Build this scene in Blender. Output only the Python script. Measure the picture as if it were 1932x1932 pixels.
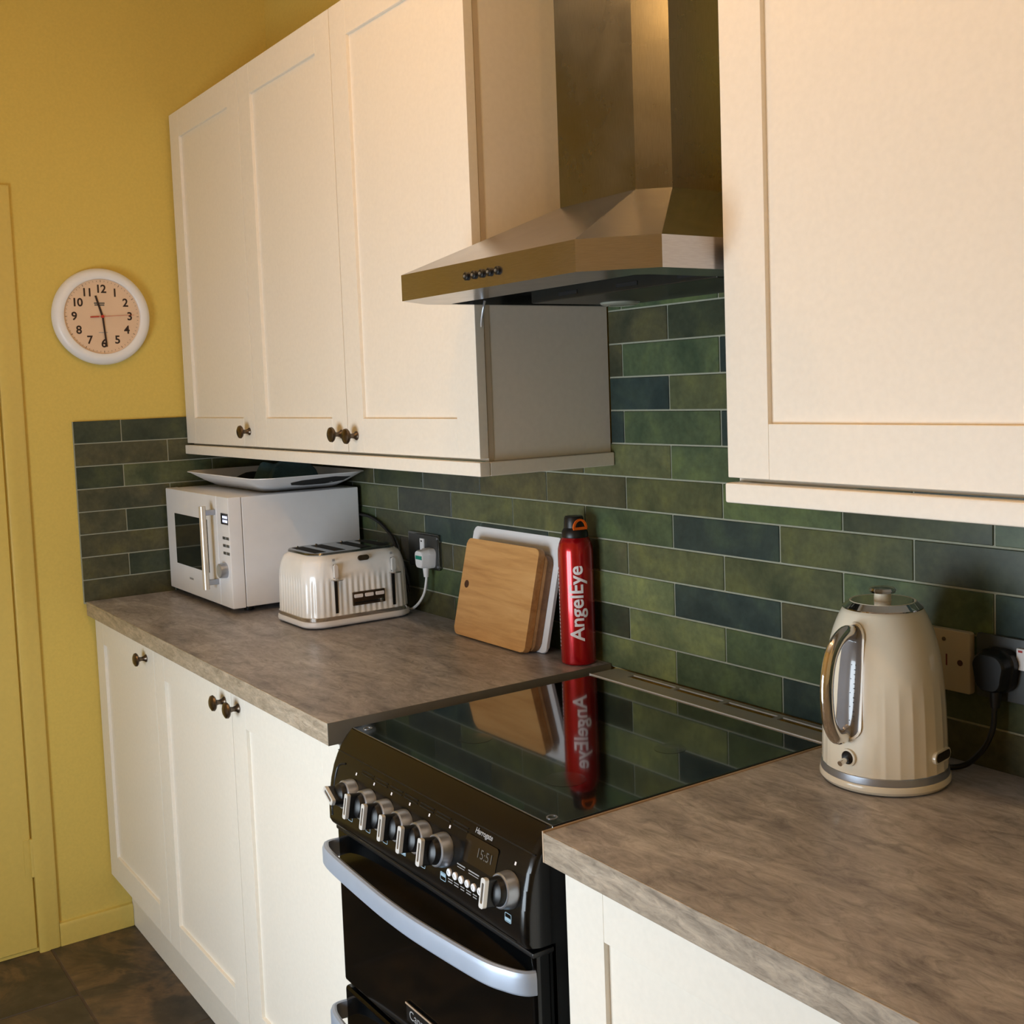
import bpy, bmesh, math, random
from mathutils import Vector, Matrix

random.seed(7)
for o in list(bpy.data.objects):
    bpy.data.objects.remove(o, do_unlink=True)
scene = bpy.context.scene
COL = scene.collection
PI = math.pi

# ------------------------------------------------------------------ camera
CAM = Vector((1.5267, -1.3892, 1.4500))
YAW, PITCH, ROLL = math.radians(-55.6081), math.radians(-4.4032), math.radians(-2.1027)
FPX, CX, CY = 2166.835, 966.0, 898.607
fwd = Vector((math.cos(PITCH) * math.sin(YAW), math.cos(PITCH) * math.cos(YAW), math.sin(PITCH)))
r0 = Vector((math.cos(YAW), -math.sin(YAW), 0))
u0 = r0.cross(fwd)
rgt = math.cos(ROLL) * r0 + math.sin(ROLL) * u0
upv = -math.sin(ROLL) * r0 + math.cos(ROLL) * u0
cd = bpy.data.cameras.new('camera')
cd.sensor_width = 36.0
cd.sensor_fit = 'HORIZONTAL'
cd.lens = FPX / 1932 * 36.0
cd.shift_x = (966 - CX) / 1932
cd.shift_y = (CY - 966) / 1932
cd.clip_start = 0.02
cam = bpy.data.objects.new('camera', cd)
COL.objects.link(cam)
M = Matrix((rgt, upv, -fwd)).transposed().to_4x4()
M.translation = CAM
cam.matrix_world = M
scene.camera = cam

# ------------------------------------------------------------------ world, exposure
world = bpy.data.worlds.new('world')
scene.world = world
world.use_nodes = True
bgn = world.node_tree.nodes['Background']
bgn.inputs[0].default_value = (0.75, 0.85, 1.0, 1)
bgn.inputs[1].default_value = 0.6
scene.view_settings.view_transform = 'Standard'
scene.view_settings.look = 'None'
scene.view_settings.gamma = 1.0
scene.view_settings.use_curve_mapping = False
scene.view_settings.exposure = 0.0

# ------------------------------------------------------------------ key dimensions (metres)
XL = -1.703          # face of the tiles on the left wall
XW = XL - 0.009      # plaster of the left wall
YB = 0.009           # plaster of the back wall (tile face at y = 0)
ZF = -0.026          # floor
ZC = 2.62            # ceiling
XR = 2.35            # right wall
YF = -2.10           # wall behind the camera
ZT = 0.91            # worktop
PZ, HX, ZO = 0.0621, 0.1264, -0.0067   # tile course height, half tile length, course offset

# ------------------------------------------------------------------ lights
def area(name, loc, target, sx, sy, power, col):
    d = bpy.data.lights.new(name, 'AREA')
    d.shape = 'RECTANGLE'; d.size = sx; d.size_y = sy; d.energy = power; d.color = col
    o = bpy.data.objects.new(name, d); COL.objects.link(o)
    o.location = loc
    o.rotation_euler = (Vector(target) - Vector(loc)).to_track_quat('-Z', 'Y').to_euler()
    return o
WIN_X0, WIN_X1, WIN_Z0, WIN_Z1 = -0.50, 0.60, 0.32, 1.27
WIN_W, WIN_C = 32.5, (0.83, 0.95, 1.05)
area('window_daylight', ((WIN_X0 + WIN_X1) / 2, YF - 0.05, (WIN_Z0 + WIN_Z1) / 2), ((WIN_X0 + WIN_X1) / 2, 0, (WIN_Z0 + WIN_Z1) / 2), WIN_X1 - WIN_X0 - 0.04, WIN_Z1 - WIN_Z0 - 0.04, WIN_W, WIN_C)
BULBS = [(-0.30, -0.92, 2.40), (0.35, -0.92, 2.40), (1.15, -0.92, 2.40)]
BULB_W, BULB_C = 5.0, (1.0, 0.52, 0.15)

# ------------------------------------------------------------------ materials
def s2l(c):
    return tuple(((x / 255) / 12.92 if x / 255 <= 0.04045 else ((x / 255 + 0.055) / 1.055) ** 2.4) for x in c)
def newmat(name):
    m = bpy.data.materials.new(name); m.use_nodes = True
    nt = m.node_tree
    return m, nt, nt.nodes['Principled BSDF']
def setp(b, **k):
    for key, v in k.items():
        key = key.replace('_', ' ')
        if key in b.inputs: b.inputs[key].default_value = v
def node(nt, t, **k):
    n = nt.nodes.new(t)
    for a, v in k.items(): setattr(n, a, v)
    return n
def ramp(nt, stops):
    n = nt.nodes.new('ShaderNodeValToRGB')
    e = n.color_ramp.elements
    while len(e) < len(stops): e.new(0.5)
    for i, (p, c) in enumerate(stops):
        e[i].position = p; e[i].color = (*c, 1)
    return n
def mapped(nt, scale=(1, 1, 1), rot=(0, 0, 0), coord='Object'):
    tc = nt.nodes.new('ShaderNodeTexCoord'); mp = nt.nodes.new('ShaderNodeMapping')
    mp.inputs['Scale'].default_value = scale; mp.inputs['Rotation'].default_value = rot
    nt.links.new(tc.outputs[coord], mp.inputs['Vector'])
    return mp
def noise(nt, vec, scale, detail=3, rough=0.5, dist=0.0):
    n = nt.nodes.new('ShaderNodeTexNoise')
    n.inputs['Scale'].default_value = scale; n.inputs['Detail'].default_value = detail
    n.inputs['Roughness'].default_value = rough; n.inputs['Distortion'].default_value = dist
    nt.links.new(vec, n.inputs['Vector'])
    return n
def bump(nt, b, h, strength, dist=0.001):
    n = nt.nodes.new('ShaderNodeBump'); n.inputs['Strength'].default_value = strength; n.inputs['Distance'].default_value = dist
    nt.links.new(h, n.inputs['Height']); nt.links.new(n.outputs['Normal'], b.inputs['Normal'])
def plain(name, rgb, rough=0.5, metal=0.0, coat=0.0, var=0.0, bmp=0.0, nscale=30, spec=0.5, emit=0.0):
    """solid paint / plastic / metal with slight procedural variation"""
    m, nt, b = newmat(name)
    c = s2l(rgb)
    setp(b, Base_Color=(*c, 1), Roughness=rough, Metallic=metal, Coat_Weight=coat, Coat_Roughness=0.08)
    b.inputs['Specular IOR Level'].default_value = spec
    if emit:
        b.inputs['Emission Color'].default_value = (*c, 1); b.inputs['Emission Strength'].default_value = emit
    mp = mapped(nt)
    n = noise(nt, mp.outputs[0], nscale, 4)
    if var:
        rp = ramp(nt, [(0.3, tuple(x * (1 - var) for x in c)), (0.7, tuple(min(1, x * (1 + var)) for x in c))])
        nt.links.new(n.outputs['Fac'], rp.inputs[0]); nt.links.new(rp.outputs[0], b.inputs['Base Color'])
    if bmp: bump(nt, b, n.outputs['Fac'], bmp)
    return m
def brushed(name, rgb, rough, stretch, var=0.12, smudge=0.10):
    m, nt, b = newmat(name)
    c = s2l(rgb); setp(b, Metallic=1.0)
    mp = mapped(nt, stretch)
    n = noise(nt, mp.outputs[0], 60, 3)
    n2 = noise(nt, mapped(nt).outputs[0], 9, 5, 0.6)
    rp = ramp(nt, [(0.3, tuple(x * (1 - var) for x in c)), (0.7, tuple(min(1, x * (1 + var * 0.5)) for x in c))])
    nt.links.new(n.outputs['Fac'], rp.inputs[0]); nt.links.new(rp.outputs[0], b.inputs['Base Color'])
    mr = node(nt, 'ShaderNodeMapRange')
    mr.inputs['From Min'].default_value = 0.3; mr.inputs['From Max'].default_value = 0.7
    mr.inputs['To Min'].default_value = rough - smudge / 2; mr.inputs['To Max'].default_value = rough + smudge
    nt.links.new(n2.outputs['Fac'], mr.inputs['Value']); nt.links.new(mr.outputs[0], b.inputs['Roughness'])
    bump(nt, b, n.outputs['Fac'], 0.05, 0.0005)
    return m

MT = {}
MT['cream'] = plain('cream_paint', (241, 234, 221), 0.42, var=0.02, bmp=0.03, nscale=120)
MT['cream_side'] = plain('cream_melamine', (240, 233, 222), 0.45, var=0.02, nscale=90)
MT['edge'] = plain('cabinet_edging', (200, 184, 160), 0.5, var=0.03)
MT['yellow'] = plain('mustard_wall_paint', (216, 190, 98), 0.75, var=0.035, bmp=0.10, nscale=140, spec=0.3)
MT['yellow_gloss'] = plain('mustard_woodwork_paint', (214, 188, 98), 0.42, var=0.03, bmp=0.04, nscale=90)
MT['ceiling'] = plain('ceiling_paint', (226, 210, 168), 0.85, var=0.02)
MT['ceilwhite'] = plain('white_ceiling_paint', (240, 236, 228), 0.9, var=0.02)
MT['grout'] = plain('grey_grout', (158, 160, 142), 0.85, var=0.06, bmp=0.1, nscale=200)
MT['black'] = plain('black_enamel', (10, 10, 10), 0.22, coat=0.15, var=0.1, spec=0.4)
MT['ovenglass'] = plain('black_oven_glass', (4, 5, 6), 0.07, coat=0.0, var=0.1, spec=0.35)
MT['loop'] = plain('silver_painted_sheen', (228, 228, 226), 0.28, metal=0.35, var=0.02)  # pale colour stands in for bright reflections on the metal
MT['creamlid'] = plain('cream_lid_enamel', (234, 227, 208), 0.45, var=0.02, spec=0.3)
MT['hoodinner'] = plain('dark_hood_panel', (48, 48, 44), 0.35, metal=0.5, var=0.1)
MT['handlesteel'] = plain('pale_steel_bar', (216, 208, 194), 0.3, metal=0.5, var=0.03)
MT['holebrown'] = plain('dark_drilled_wood', (74, 40, 18), 0.7, var=0.1)
MT['darkred'] = plain('dark_red_mark', (110, 34, 22), 0.4, var=0.05)
MT['blackglass'] = plain('black_ceramic_glass', (5, 6, 6), 0.03, coat=1.0, var=0.1, spec=0.7)
MT['blackplastic'] = plain('black_plastic', (14, 14, 15), 0.38, var=0.1)
MT['blackmatt'] = plain('black_filter_mesh', (6, 6, 6), 0.75, var=0.2, bmp=0.3, nscale=300)
MT['chrome'] = plain('chrome', (225, 222, 218), 0.06, metal=1.0, var=0.02)
MT['satin'] = plain('satin_silver', (176, 182, 192), 0.34, metal=0.85, var=0.03)
MT['silverpaint'] = plain('silver_paint_handle', (172, 184, 202), 0.38, metal=0.35, var=0.03)
MT['pewter'] = plain('pewter', (104, 92, 80), 0.30, metal=1.0, var=0.15, nscale=200)
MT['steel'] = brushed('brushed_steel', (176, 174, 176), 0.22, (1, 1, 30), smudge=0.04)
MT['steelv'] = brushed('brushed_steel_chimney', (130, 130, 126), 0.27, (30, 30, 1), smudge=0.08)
MT['strip'] = plain('dull_grey_metal_strip', (158, 162, 160), 0.45, metal=0.1, var=0.05)
MT['white'] = plain('white_plastic', (236, 236, 238), 0.35, var=0.015)
MT['pearl'] = plain('pearl_white_enamel', (242, 241, 238), 0.24, coat=0.5, var=0.02)
MT['creamenamel'] = plain('cream_enamel', (234, 227, 208), 0.24, coat=0.4, var=0.02)
MT['creamplastic'] = plain('cream_plastic', (190, 174, 144), 0.4, var=0.03)
MT['red'] = plain('red_metallic_lacquer', (186, 4, 22), 0.22, metal=0.55, coat=0.8, var=0.05)
MT['textwhite'] = plain('white_print', (238, 232, 232), 0.45, var=0.01)
MT['textgrey'] = plain('grey_print', (150, 150, 150), 0.5, var=0.01)
MT['textblack'] = plain('dark_print', (42, 22, 12), 0.55, var=0.01)
MT['clockface'] = plain('clock_dial', (226, 196, 166), 0.55, var=0.02)
MT['orange'] = plain('orange_plastic', (232, 98, 16), 0.35, var=0.03)
MT['redplastic'] = plain('red_plastic', (186, 44, 30), 0.4, var=0.03)
MT['blueprint'] = plain('pale_blue_print', (150, 176, 190), 0.5, var=0.01)
MT['teal'] = plain('teal_print', (30, 140, 120), 0.45, var=0.02)
MT['darkcloth'] = plain('dark_teal_cloth', (60, 88, 94), 0.9, var=0.15, bmp=0.3, nscale=300)
MT['blackcloth'] = plain('black_cloth', (14, 15, 14), 0.9, var=0.2, bmp=0.3, nscale=250)
MT['darkglass'] = plain('dark_window_glass', (10, 12, 12), 0.05, coat=1.0, var=0.1)
MT['gauge'] = plain('grey_water_window', (126, 128, 134), 0.12, coat=0.6, var=0.05)
MT['gaugemark'] = plain('blue_gauge_mark', (70, 82, 112), 0.5, var=0.02)
MT['greysteel'] = plain('grey_steel_plate', (92, 94, 94), 0.35, metal=0.7, var=0.06)
MT['chromeplate'] = plain('polished_plate', (120, 122, 120), 0.12, metal=0.95, var=0.03)
MT['display'] = plain('display_glass', (26, 20, 14), 0.12, coat=0.8, var=0.1)
MT['digit'] = plain('dim_led_digit', (84, 80, 72), 0.4, var=0.01, emit=0.04)
MT['lcd'] = plain('lcd_digit', (205, 215, 255), 0.4, var=0.01, emit=1.6)
MT['screen'] = plain('lcd_screen', (14, 18, 30), 0.15, var=0.05)
MT['lampglass'] = plain('lamp_lens', (150, 152, 140), 0.10, coat=0.5, var=0.03)
MT['bulb'] = plain('warm_bulb_glass', (255, 214, 160), 0.4, var=0.01, emit=12.0)
MT['worktopend'] = plain('grey_worktop_end', (118, 114, 104), 0.5, var=0.05)
MT['trimlight'] = plain('pale_metal_edging', (200, 176, 150), 0.35, metal=0.4, var=0.03)
MT['lidreflection'] = plain('painted_lid_reflection', (24, 27, 26), 0.12, coat=0.8, var=0.1)  # tone of the reflections painted onto the glass lid

def tile_material(name):
    m, nt, b = newmat(name)
    oi = node(nt, 'ShaderNodeObjectInfo')
    tc = node(nt, 'ShaderNodeTexCoord')
    mul = node(nt, 'ShaderNodeVectorMath', operation='SCALE')
    comb = node(nt, 'ShaderNodeCombineXYZ')
    for i in range(3): nt.links.new(oi.outputs['Random'], comb.inputs[i])
    nt.links.new(comb.outputs[0], mul.inputs[0]); mul.inputs['Scale'].default_value = 37.0
    add = node(nt, 'ShaderNodeVectorMath', operation='ADD')
    nt.links.new(tc.outputs['Object'], add.inputs[0]); nt.links.new(mul.outputs[0], add.inputs[1])
    n1 = noise(nt, add.outputs[0], 11, 5, 0.58, 0.5)
    n2 = noise(nt, add.outputs[0], 90, 4, 0.6)
    rp = ramp(nt, [(0.27, (0.5, 0.6, 0.66)), (0.5, (1, 1, 1)), (0.74, (1.6, 1.52, 1.12))])
    nt.links.new(n1.outputs['Fac'], rp.inputs[0])
    mx = node(nt, 'ShaderNodeMix', data_type='RGBA', blend_type='MULTIPLY'); mx.inputs['Factor'].default_value = 1.0
    nt.links.new(oi.outputs['Color'], mx.inputs['A']); nt.links.new(rp.outputs[0], mx.inputs['B'])
    rp2 = ramp(nt, [(0.3, (0.85, 0.85, 0.85)), (0.7, (1.15, 1.15, 1.15))])
    nt.links.new(n2.outputs['Fac'], rp2.inputs[0])
    mx2 = node(nt, 'ShaderNodeMix', data_type='RGBA', blend_type='MULTIPLY'); mx2.inputs['Factor'].default_value = 1.0
    nt.links.new(mx.outputs['Result'], mx2.inputs['A']); nt.links.new(rp2.outputs[0], mx2.inputs['B'])
    nt.links.new(mx2.outputs['Result'], b.inputs['Base Color'])
    setp(b, Roughness=0.30)
    b.inputs['Specular IOR Level'].default_value = 0.32
    bump(nt, b, n1.outputs['Fac'], 0.25, 0.002)
    return m
MT['tile'] = tile_material('green_glazed_tile')

def worktop_material(name, along, top=True):
    m, nt, b = newmat(name)
    mp = mapped(nt, (3.2, 9.0, 8.0) if top else (6.0, 6.0, 22.0), (0, 0, 0.25) if top else (0, 0.75, 0))
    n1 = noise(nt, mp.outputs[0], 1.25, 8, 0.66, 1.1)
    mp2 = mapped(nt, (11, 27, 20) if top else (16, 14, 60), (0, 0, 0.25) if top else (0, 0.7, 0))
    n2 = noise(nt, mp2.outputs[0], 2.0, 9, 0.72, 1.3)
    a, bb, c, d = [s2l(x) for x in ((96, 95, 98), (150, 148, 153), (180, 179, 184), (212, 212, 217))] if top else [s2l(x) for x in ((106, 96, 84), (156, 143, 126), (176, 162, 144), (208, 197, 180))]
    rp = ramp(nt, [(0.22, a), (0.42, bb), (0.6, c), (0.82, d)])
    nt.links.new(n1.outputs['Fac'], rp.inputs[0])
    rp2 = ramp(nt, [(0.32, (0.58, 0.58, 0.57)), (0.52, (1, 1, 1)), (0.72, (1.32, 1.30, 1.26))])
    nt.links.new(n2.outputs['Fac'], rp2.inputs[0])
    mx = node(nt, 'ShaderNodeMix', data_type='RGBA', blend_type='MULTIPLY'); mx.inputs['Factor'].default_value = 1.0
    nt.links.new(rp.outputs[0], mx.inputs['A']); nt.links.new(rp2.outputs[0], mx.inputs['B'])
    nt.links.new(mx.outputs['Result'], b.inputs['Base Color'])
    setp(b, Roughness=0.36)
    bump(nt, b, n2.outputs['Fac'], 0.06, 0.001)
    return m
MT['worktop'] = worktop_material('stone_effect_laminate', 0, True)
MT['worktopedge'] = worktop_material('stone_effect_edge', 0, False)

def wood_material(name, c0, c1, c2):
    m, nt, b = newmat(name)
    mp = mapped(nt, (4, 40, 40))
    n1 = noise(nt, mp.outputs[0], 1.6, 6, 0.6, 0.6)
    mp2 = mapped(nt, (1.2, 9, 9))
    n2 = noise(nt, mp2.outputs[0], 1.5, 3, 0.5, 0.8)
    ad = node(nt, 'ShaderNodeMath', operation='ADD'); nt.links.new(n1.outputs['Fac'], ad.inputs[0]); nt.links.new(n2.outputs['Fac'], ad.inputs[1])
    ml = node(nt, 'ShaderNodeMath', operation='MULTIPLY'); ml.inputs[1].default_value = 0.5; nt.links.new(ad.outputs[0], ml.inputs[0])
    rp = ramp(nt, [(0.3, s2l(c0)), (0.5, s2l(c1)), (0.7, s2l(c2))])
    nt.links.new(ml.outputs[0], rp.inputs[0]); nt.links.new(rp.outputs[0], b.inputs['Base Color'])
    setp(b, Roughness=0.42); bump(nt, b, n1.outputs['Fac'], 0.08, 0.0006)
    return m
MT['wood'] = wood_material('beech_board', (176, 122, 68), (210, 158, 98), (228, 182, 122))
MT['wood2'] = wood_material('dark_beech_board', (112, 78, 46), (142, 102, 64), (164, 122, 80))

def slate_material(name):
    m, nt, b = newmat(name)
    oi = node(nt, 'ShaderNodeObjectInfo')
    tc = node(nt, 'ShaderNodeTexCoord')
    comb = node(nt, 'ShaderNodeCombineXYZ')
    for i in range(2): nt.links.new(oi.outputs['Random'], comb.inputs[i])
    mul = node(nt, 'ShaderNodeVectorMath', operation='SCALE'); nt.links.new(comb.outputs[0], mul.inputs[0]); mul.inputs['Scale'].default_value = 23.0
    add = node(nt, 'ShaderNodeVectorMath', operation='ADD')
    nt.links.new(tc.outputs['Object'], add.inputs[0]); nt.links.new(mul.outputs[0], add.inputs[1])
    n1 = noise(nt, add.outputs[0], 4.0, 7, 0.6, 1.2)
    n2 = noise(nt, add.outputs[0], 13, 6, 0.65, 0.8)
    rp = ramp(nt, [(0.30, s2l((54, 47, 38))), (0.48, s2l((74, 63, 50))), (0.58, s2l((112, 88, 62))), (0.66, s2l((70, 59, 47)))])
    nt.links.new(n1.outputs['Fac'], rp.inputs[0])
    rp2 = ramp(nt, [(0.3, (0.6, 0.6, 0.6)), (0.6, (1, 1, 1)), (0.78, (1.5, 1.4, 1.25))])
    nt.links.new(n2.outputs['Fac'], rp2.inputs[0])
    mx = node(nt, 'ShaderNodeMix', data_type='RGBA', blend_type='MULTIPLY'); mx.inputs['Factor'].default_value = 1.0
    nt.links.new(rp.outputs[0], mx.inputs['A']); nt.links.new(rp2.outputs[0], mx.inputs['B'])
    nt.links.new(mx.outputs['Result'], b.inputs['Base Color'])
    setp(b, Roughness=0.5); bump(nt, b, n1.outputs['Fac'], 0.35, 0.004)
    return m
MT['slate'] = slate_material('slate_effect_tile')
MT['floorgrout'] = plain('brown_floor_grout', (88, 72, 54), 0.9, var=0.1)

# ------------------------------------------------------------------ mesh helpers
def box(bm, x0, x1, y0, y1, z0, z1, bev=0.0, seg=2):
    r = bmesh.ops.create_cube(bm, size=1.0)
    vs = r['verts']
    for v in vs:
        v.co = Vector((x0 if v.co.x < 0 else x1, y0 if v.co.y < 0 else y1, z0 if v.co.z < 0 else z1))
    if bev:
        ed = list({e for v in vs for e in v.link_edges})
        bmesh.ops.bevel(bm, geom=ed, offset=bev, segments=seg, profile=0.5, affect='EDGES', clamp_overlap=True)
    return bm
def Bx(*a, **k): return box(bmesh.new(), *a, **k)
def loft(bm, rings, cap0=True, cap1=True, closed=True):
    R = [[bm.verts.new(p) for p in ring] for ring in rings]
    n = len(R[0])
    for a, b in zip(R, R[1:]):
        for i in range(n if closed else n - 1):
            j = (i + 1) % n
            bm.faces.new((a[i], a[j], b[j], b[i]))
    if cap0: bm.faces.new(list(reversed(R[0])))
    if cap1: bm.faces.new(R[-1])
    return bm
def fix(bm):
    bmesh.ops.recalc_face_normals(bm, faces=bm.faces[:]); return bm
def lathe(bm, prof, c=(0, 0, 0), seg=40, mat=None):
    """prof: (r, h) pairs around local z, mat: 4x4 placing it"""
    mat = mat or Matrix.Translation(c)
    rings = []
    for r, h in prof:
        rr = max(r, 1e-5)
        rings.append([mat @ Vector((rr * math.cos(2 * PI * i / seg), rr * math.sin(2 * PI * i / seg), h)) for i in range(seg)])
    return loft(bm, rings)
def axis_mat(loc, direction, xhint=None):
    z = Vector(direction).normalized()
    x = Vector(xhint) if xhint else (Vector((0, 0, 1)) if abs(z.z) < 0.9 else Vector((1, 0, 0)))
    y = z.cross(x).normalized(); x = y.cross(z)
    m = Matrix((x, y, z)).transposed().to_4x4(); m.translation = Vector(loc)
    return m
def smooth_path(pts, n=8):
    P = [Vector(p) for p in pts]; out = []
    for i in range(len(P) - 1):
        a, b, c, d = P[max(i - 1, 0)], P[i], P[i + 1], P[min(i + 2, len(P) - 1)]
        for k in range(n):
            t = k / n
            out.append(0.5 * ((2 * b) + (c - a) * t + (2 * a - 5 * b + 4 * c - d) * t * t + (3 * b - a - 3 * c + d) * t ** 3))
    out.append(P[-1]); return out
def sweep(bm, pts, sect, up=(0, 0, 1), cap=True):
    """sweep a 2D section (a along side, b along up-ish) along pts"""
    rings = []; U = Vector(up)
    for i, p in enumerate(pts):
        t = (pts[min(i + 1, len(pts) - 1)] - pts[max(i - 1, 0)]).normalized()
        s = t.cross(U)
        s = s.normalized() if s.length > 1e-4 else Vector((1, 0, 0))
        u = s.cross(t)
        rings.append([p + s * a + u * b for a, b in sect])
    loft(bm, rings, cap, cap); return fix(bm)
def circ(r, n=12): return [(r * math.cos(2 * PI * i / n), r * math.sin(2 * PI * i / n)) for i in range(n)]
def tube(bm, pts, r, n=10, up=(0, 0, 1), sm=8): return sweep(bm, smooth_path(pts, sm) if sm else [Vector(p) for p in pts], circ(r, n), up)
def rrect(w, d, r, nc=6):
    """rounded rectangle outline, centred, list of (x, y)"""
    out = []
    for cx, cy, a0 in ((w / 2 - r, d / 2 - r, 0), (-w / 2 + r, d / 2 - r, PI / 2), (-w / 2 + r, -d / 2 + r, PI), (w / 2 - r, -d / 2 + r, 1.5 * PI)):
        for k in range(nc + 1):
            a = a0 + PI / 2 * k / nc
            out.append((cx + r * math.cos(a), cy + r * math.sin(a)))
    return out
def prism(bm, poly, mat, h0, h1, bev=0.0, seg=2):
    """extrude a 2D outline (local xy) between local heights"""
    rings = [[mat @ Vector((x, y, h)) for x, y in poly] for h in (h0, h1)]
    n0 = set(bm.faces)
    loft(bm, rings)
    if bev:
        caps = [f for f in bm.faces if f not in n0 and len(f.verts) == len(poly)]
        ed = list({e for f in caps for e in f.edges})
        bmesh.ops.bevel(bm, geom=ed, offset=bev, segments=seg, profile=0.5, affect='EDGES')
    return fix(bm)
def ring_prism(bm, outer, inner, mat, h0, h1):
    n = len(outer)
    def V(pl, h): return [bm.verts.new(mat @ Vector((x, y, h))) for x, y in pl]
    a, b, c, d = V(outer, h0), V(outer, h1), V(inner, h1), V(inner, h0)
    for i in range(n):
        j = (i + 1) % n
        for p, q in ((a, b), (b, c), (c, d), (d, a)):
            bm.faces.new((p[i], p[j], q[j], q[i]))
    return fix(bm)

WL = {}
def link(o, parent=None):
    COL.objects.link(o)
    if parent: o.parent = parent
    return o
def mesh(name, bm, sharp=35):
    me = bpy.data.meshes.new(name); bm.to_mesh(me); bm.free()
    for p in me.polygons: p.use_smooth = True
    me.set_sharp_from_angle(angle=math.radians(sharp))
    if len(me.polygons) < 2500:      # area-weighted corner normals, so broad faces stay flat next to their bevels
        cs = math.cos(math.radians(sharp)); P = me.polygons
        fn = [p.normal.copy() for p in P]; fa = [p.area for p in P]; vf = {}
        for p in P:
            for v in p.vertices: vf.setdefault(v, []).append(p.index)
        out = [None] * len(me.loops)
        for p in P:
            n0 = fn[p.index]
            for li in p.loop_indices:
                acc = Vector()
                for g in vf[me.loops[li].vertex_index]:
                    if fn[g].dot(n0) > cs: acc += fn[g] * fa[g]
                out[li] = tuple(acc.normalized()) if acc.length > 0 else tuple(n0)
        me.normals_split_custom_set(out)
    return me
def part(name, bm, mat, parent=None, label=None, sharp=35, kind=None):
    """geometry given in world coordinates; origin goes to the parent's (or (0,0,0)) place"""
    off = WL.get(parent.name, Vector()) if parent else Vector()
    if off.length: bmesh.ops.translate(bm, verts=bm.verts[:], vec=-off)
    o = bpy.data.objects.new(name, mesh(name, bm, sharp))
    o.data.materials.append(MT[mat] if isinstance(mat, str) else mat)
    link(o, parent)
    WL[o.name] = off
    if label: o['label'] = label
    if kind: o['kind'] = kind
    return o
def thing(name, label, cat, loc, group=None):
    o = bpy.data.objects.new(name, None); o.empty_display_size = 0.05
    COL.objects.link(o); o.location = loc; WL[o.name] = Vector(loc)
    o['label'] = label; o['category'] = cat
    if group: o['group'] = group
    return o
def single(name, bm, mat, label, cat, group=None, sharp=35):
    o = part(name, bm, mat, None, label, sharp); o['category'] = cat
    if group: o['group'] = group
    return o
def struct(name, bm, mat, parent=None):
    o = part(name, bm, mat, parent)
    if not parent: o['kind'] = 'structure'
    return o
def text_bm(body, size, slices=0, bold=0.0, extrude=0.0002, spacing=1.0):
    cu = bpy.data.curves.new('lettering', 'FONT')
    cu.body = body; cu.size = size; cu.extrude = extrude; cu.offset = bold; cu.align_x = 'CENTER'; cu.align_y = 'CENTER'
    cu.resolution_u = 4; cu.space_character = spacing
    o = bpy.data.objects.new('lettering', cu); COL.objects.link(o)
    dg = bpy.context.evaluated_depsgraph_get()
    me = bpy.data.meshes.new_from_object(o.evaluated_get(dg))
    bm = bmesh.new(); bm.from_mesh(me)
    bpy.data.objects.remove(o); bpy.data.meshes.remove(me); bpy.data.curves.remove(cu)
    if slices:
        ys = [v.co.y for v in bm.verts]; a, b = min(ys), max(ys)
        for k in range(1, slices):
            y = a + (b - a) * k / slices
            bmesh.ops.bisect_plane(bm, geom=bm.verts[:] + bm.edges[:] + bm.faces[:], plane_co=(0, y, 0), plane_no=(0, 1, 0))
    return bm
def place(bm, mat):
    bmesh.ops.transform(bm, matrix=mat, verts=bm.verts[:]); return bm
def merge(dst, src):
    me = bpy.data.meshes.new('tmp'); src.to_mesh(me); src.free(); dst.from_mesh(me); bpy.data.meshes.remove(me); return dst

FRONT = lambda x, y, z: Matrix(((1, 0, 0, x), (0, 0, -1, y), (0, 1, 0, z), (0, 0, 0, 1)))       # local x->X, y->Z, z->-Y (faces the room)
SIDE = lambda x, y, z: Matrix(((0, 0, 1, x), (1, 0, 0, y), (0, 1, 0, z), (0, 0, 0, 1)))         # local x->Y, y->Z, z->+X
UP = lambda x, y, z: Matrix.Translation((x, y, z))

# ================================================================== THE ROOM
T = 0.12
floor = struct('floor', Bx(XW - 0.9, XR + T, YF - T, YB + T, ZF - 0.1, ZF - 0.002), 'floorgrout')
ceil_o = struct('ceiling', Bx(XW - 0.9, XR + T, YF - T, YB + T, ZC, ZC + 0.1), 'ceilwhite')
wall_back = struct('wall_back', Bx(XW - T, XR + T, YB, YB + T, ZF, ZC), 'yellow')
wall_left = struct('wall_left', Bx(XW - T, XW, YF - T, YB, ZF, ZC), 'yellow')
wall_right = struct('wall_right', Bx(XR, XR + T, YF - T, YB, ZF, ZC), 'ceiling')
bm = bmesh.new()
box(bm, XW, WIN_X0, YF - T, YF, ZF, ZC); box(bm, WIN_X1, XR, YF - T, YF, ZF, ZC)
box(bm, WIN_X0, WIN_X1, YF - T, YF, ZF, WIN_Z0); box(bm, WIN_X0, WIN_X1, YF - T, YF, WIN_Z1, ZC)
wall_front = struct('wall_front', bm, 'ceiling')
bm = bmesh.new()
for x in (WIN_X0, (WIN_X0 + WIN_X1) / 2 - 0.02, WIN_X1 - 0.04): box(bm, x, x + 0.04, YF - 0.03, YF + 0.01, WIN_Z0, WIN_Z1)
for z in (WIN_Z0, WIN_Z1 - 0.04): box(bm, WIN_X0, WIN_X1, YF - 0.028, YF + 0.008, z, z + 0.04)
window = struct('window_1', bm, 'white')

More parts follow.
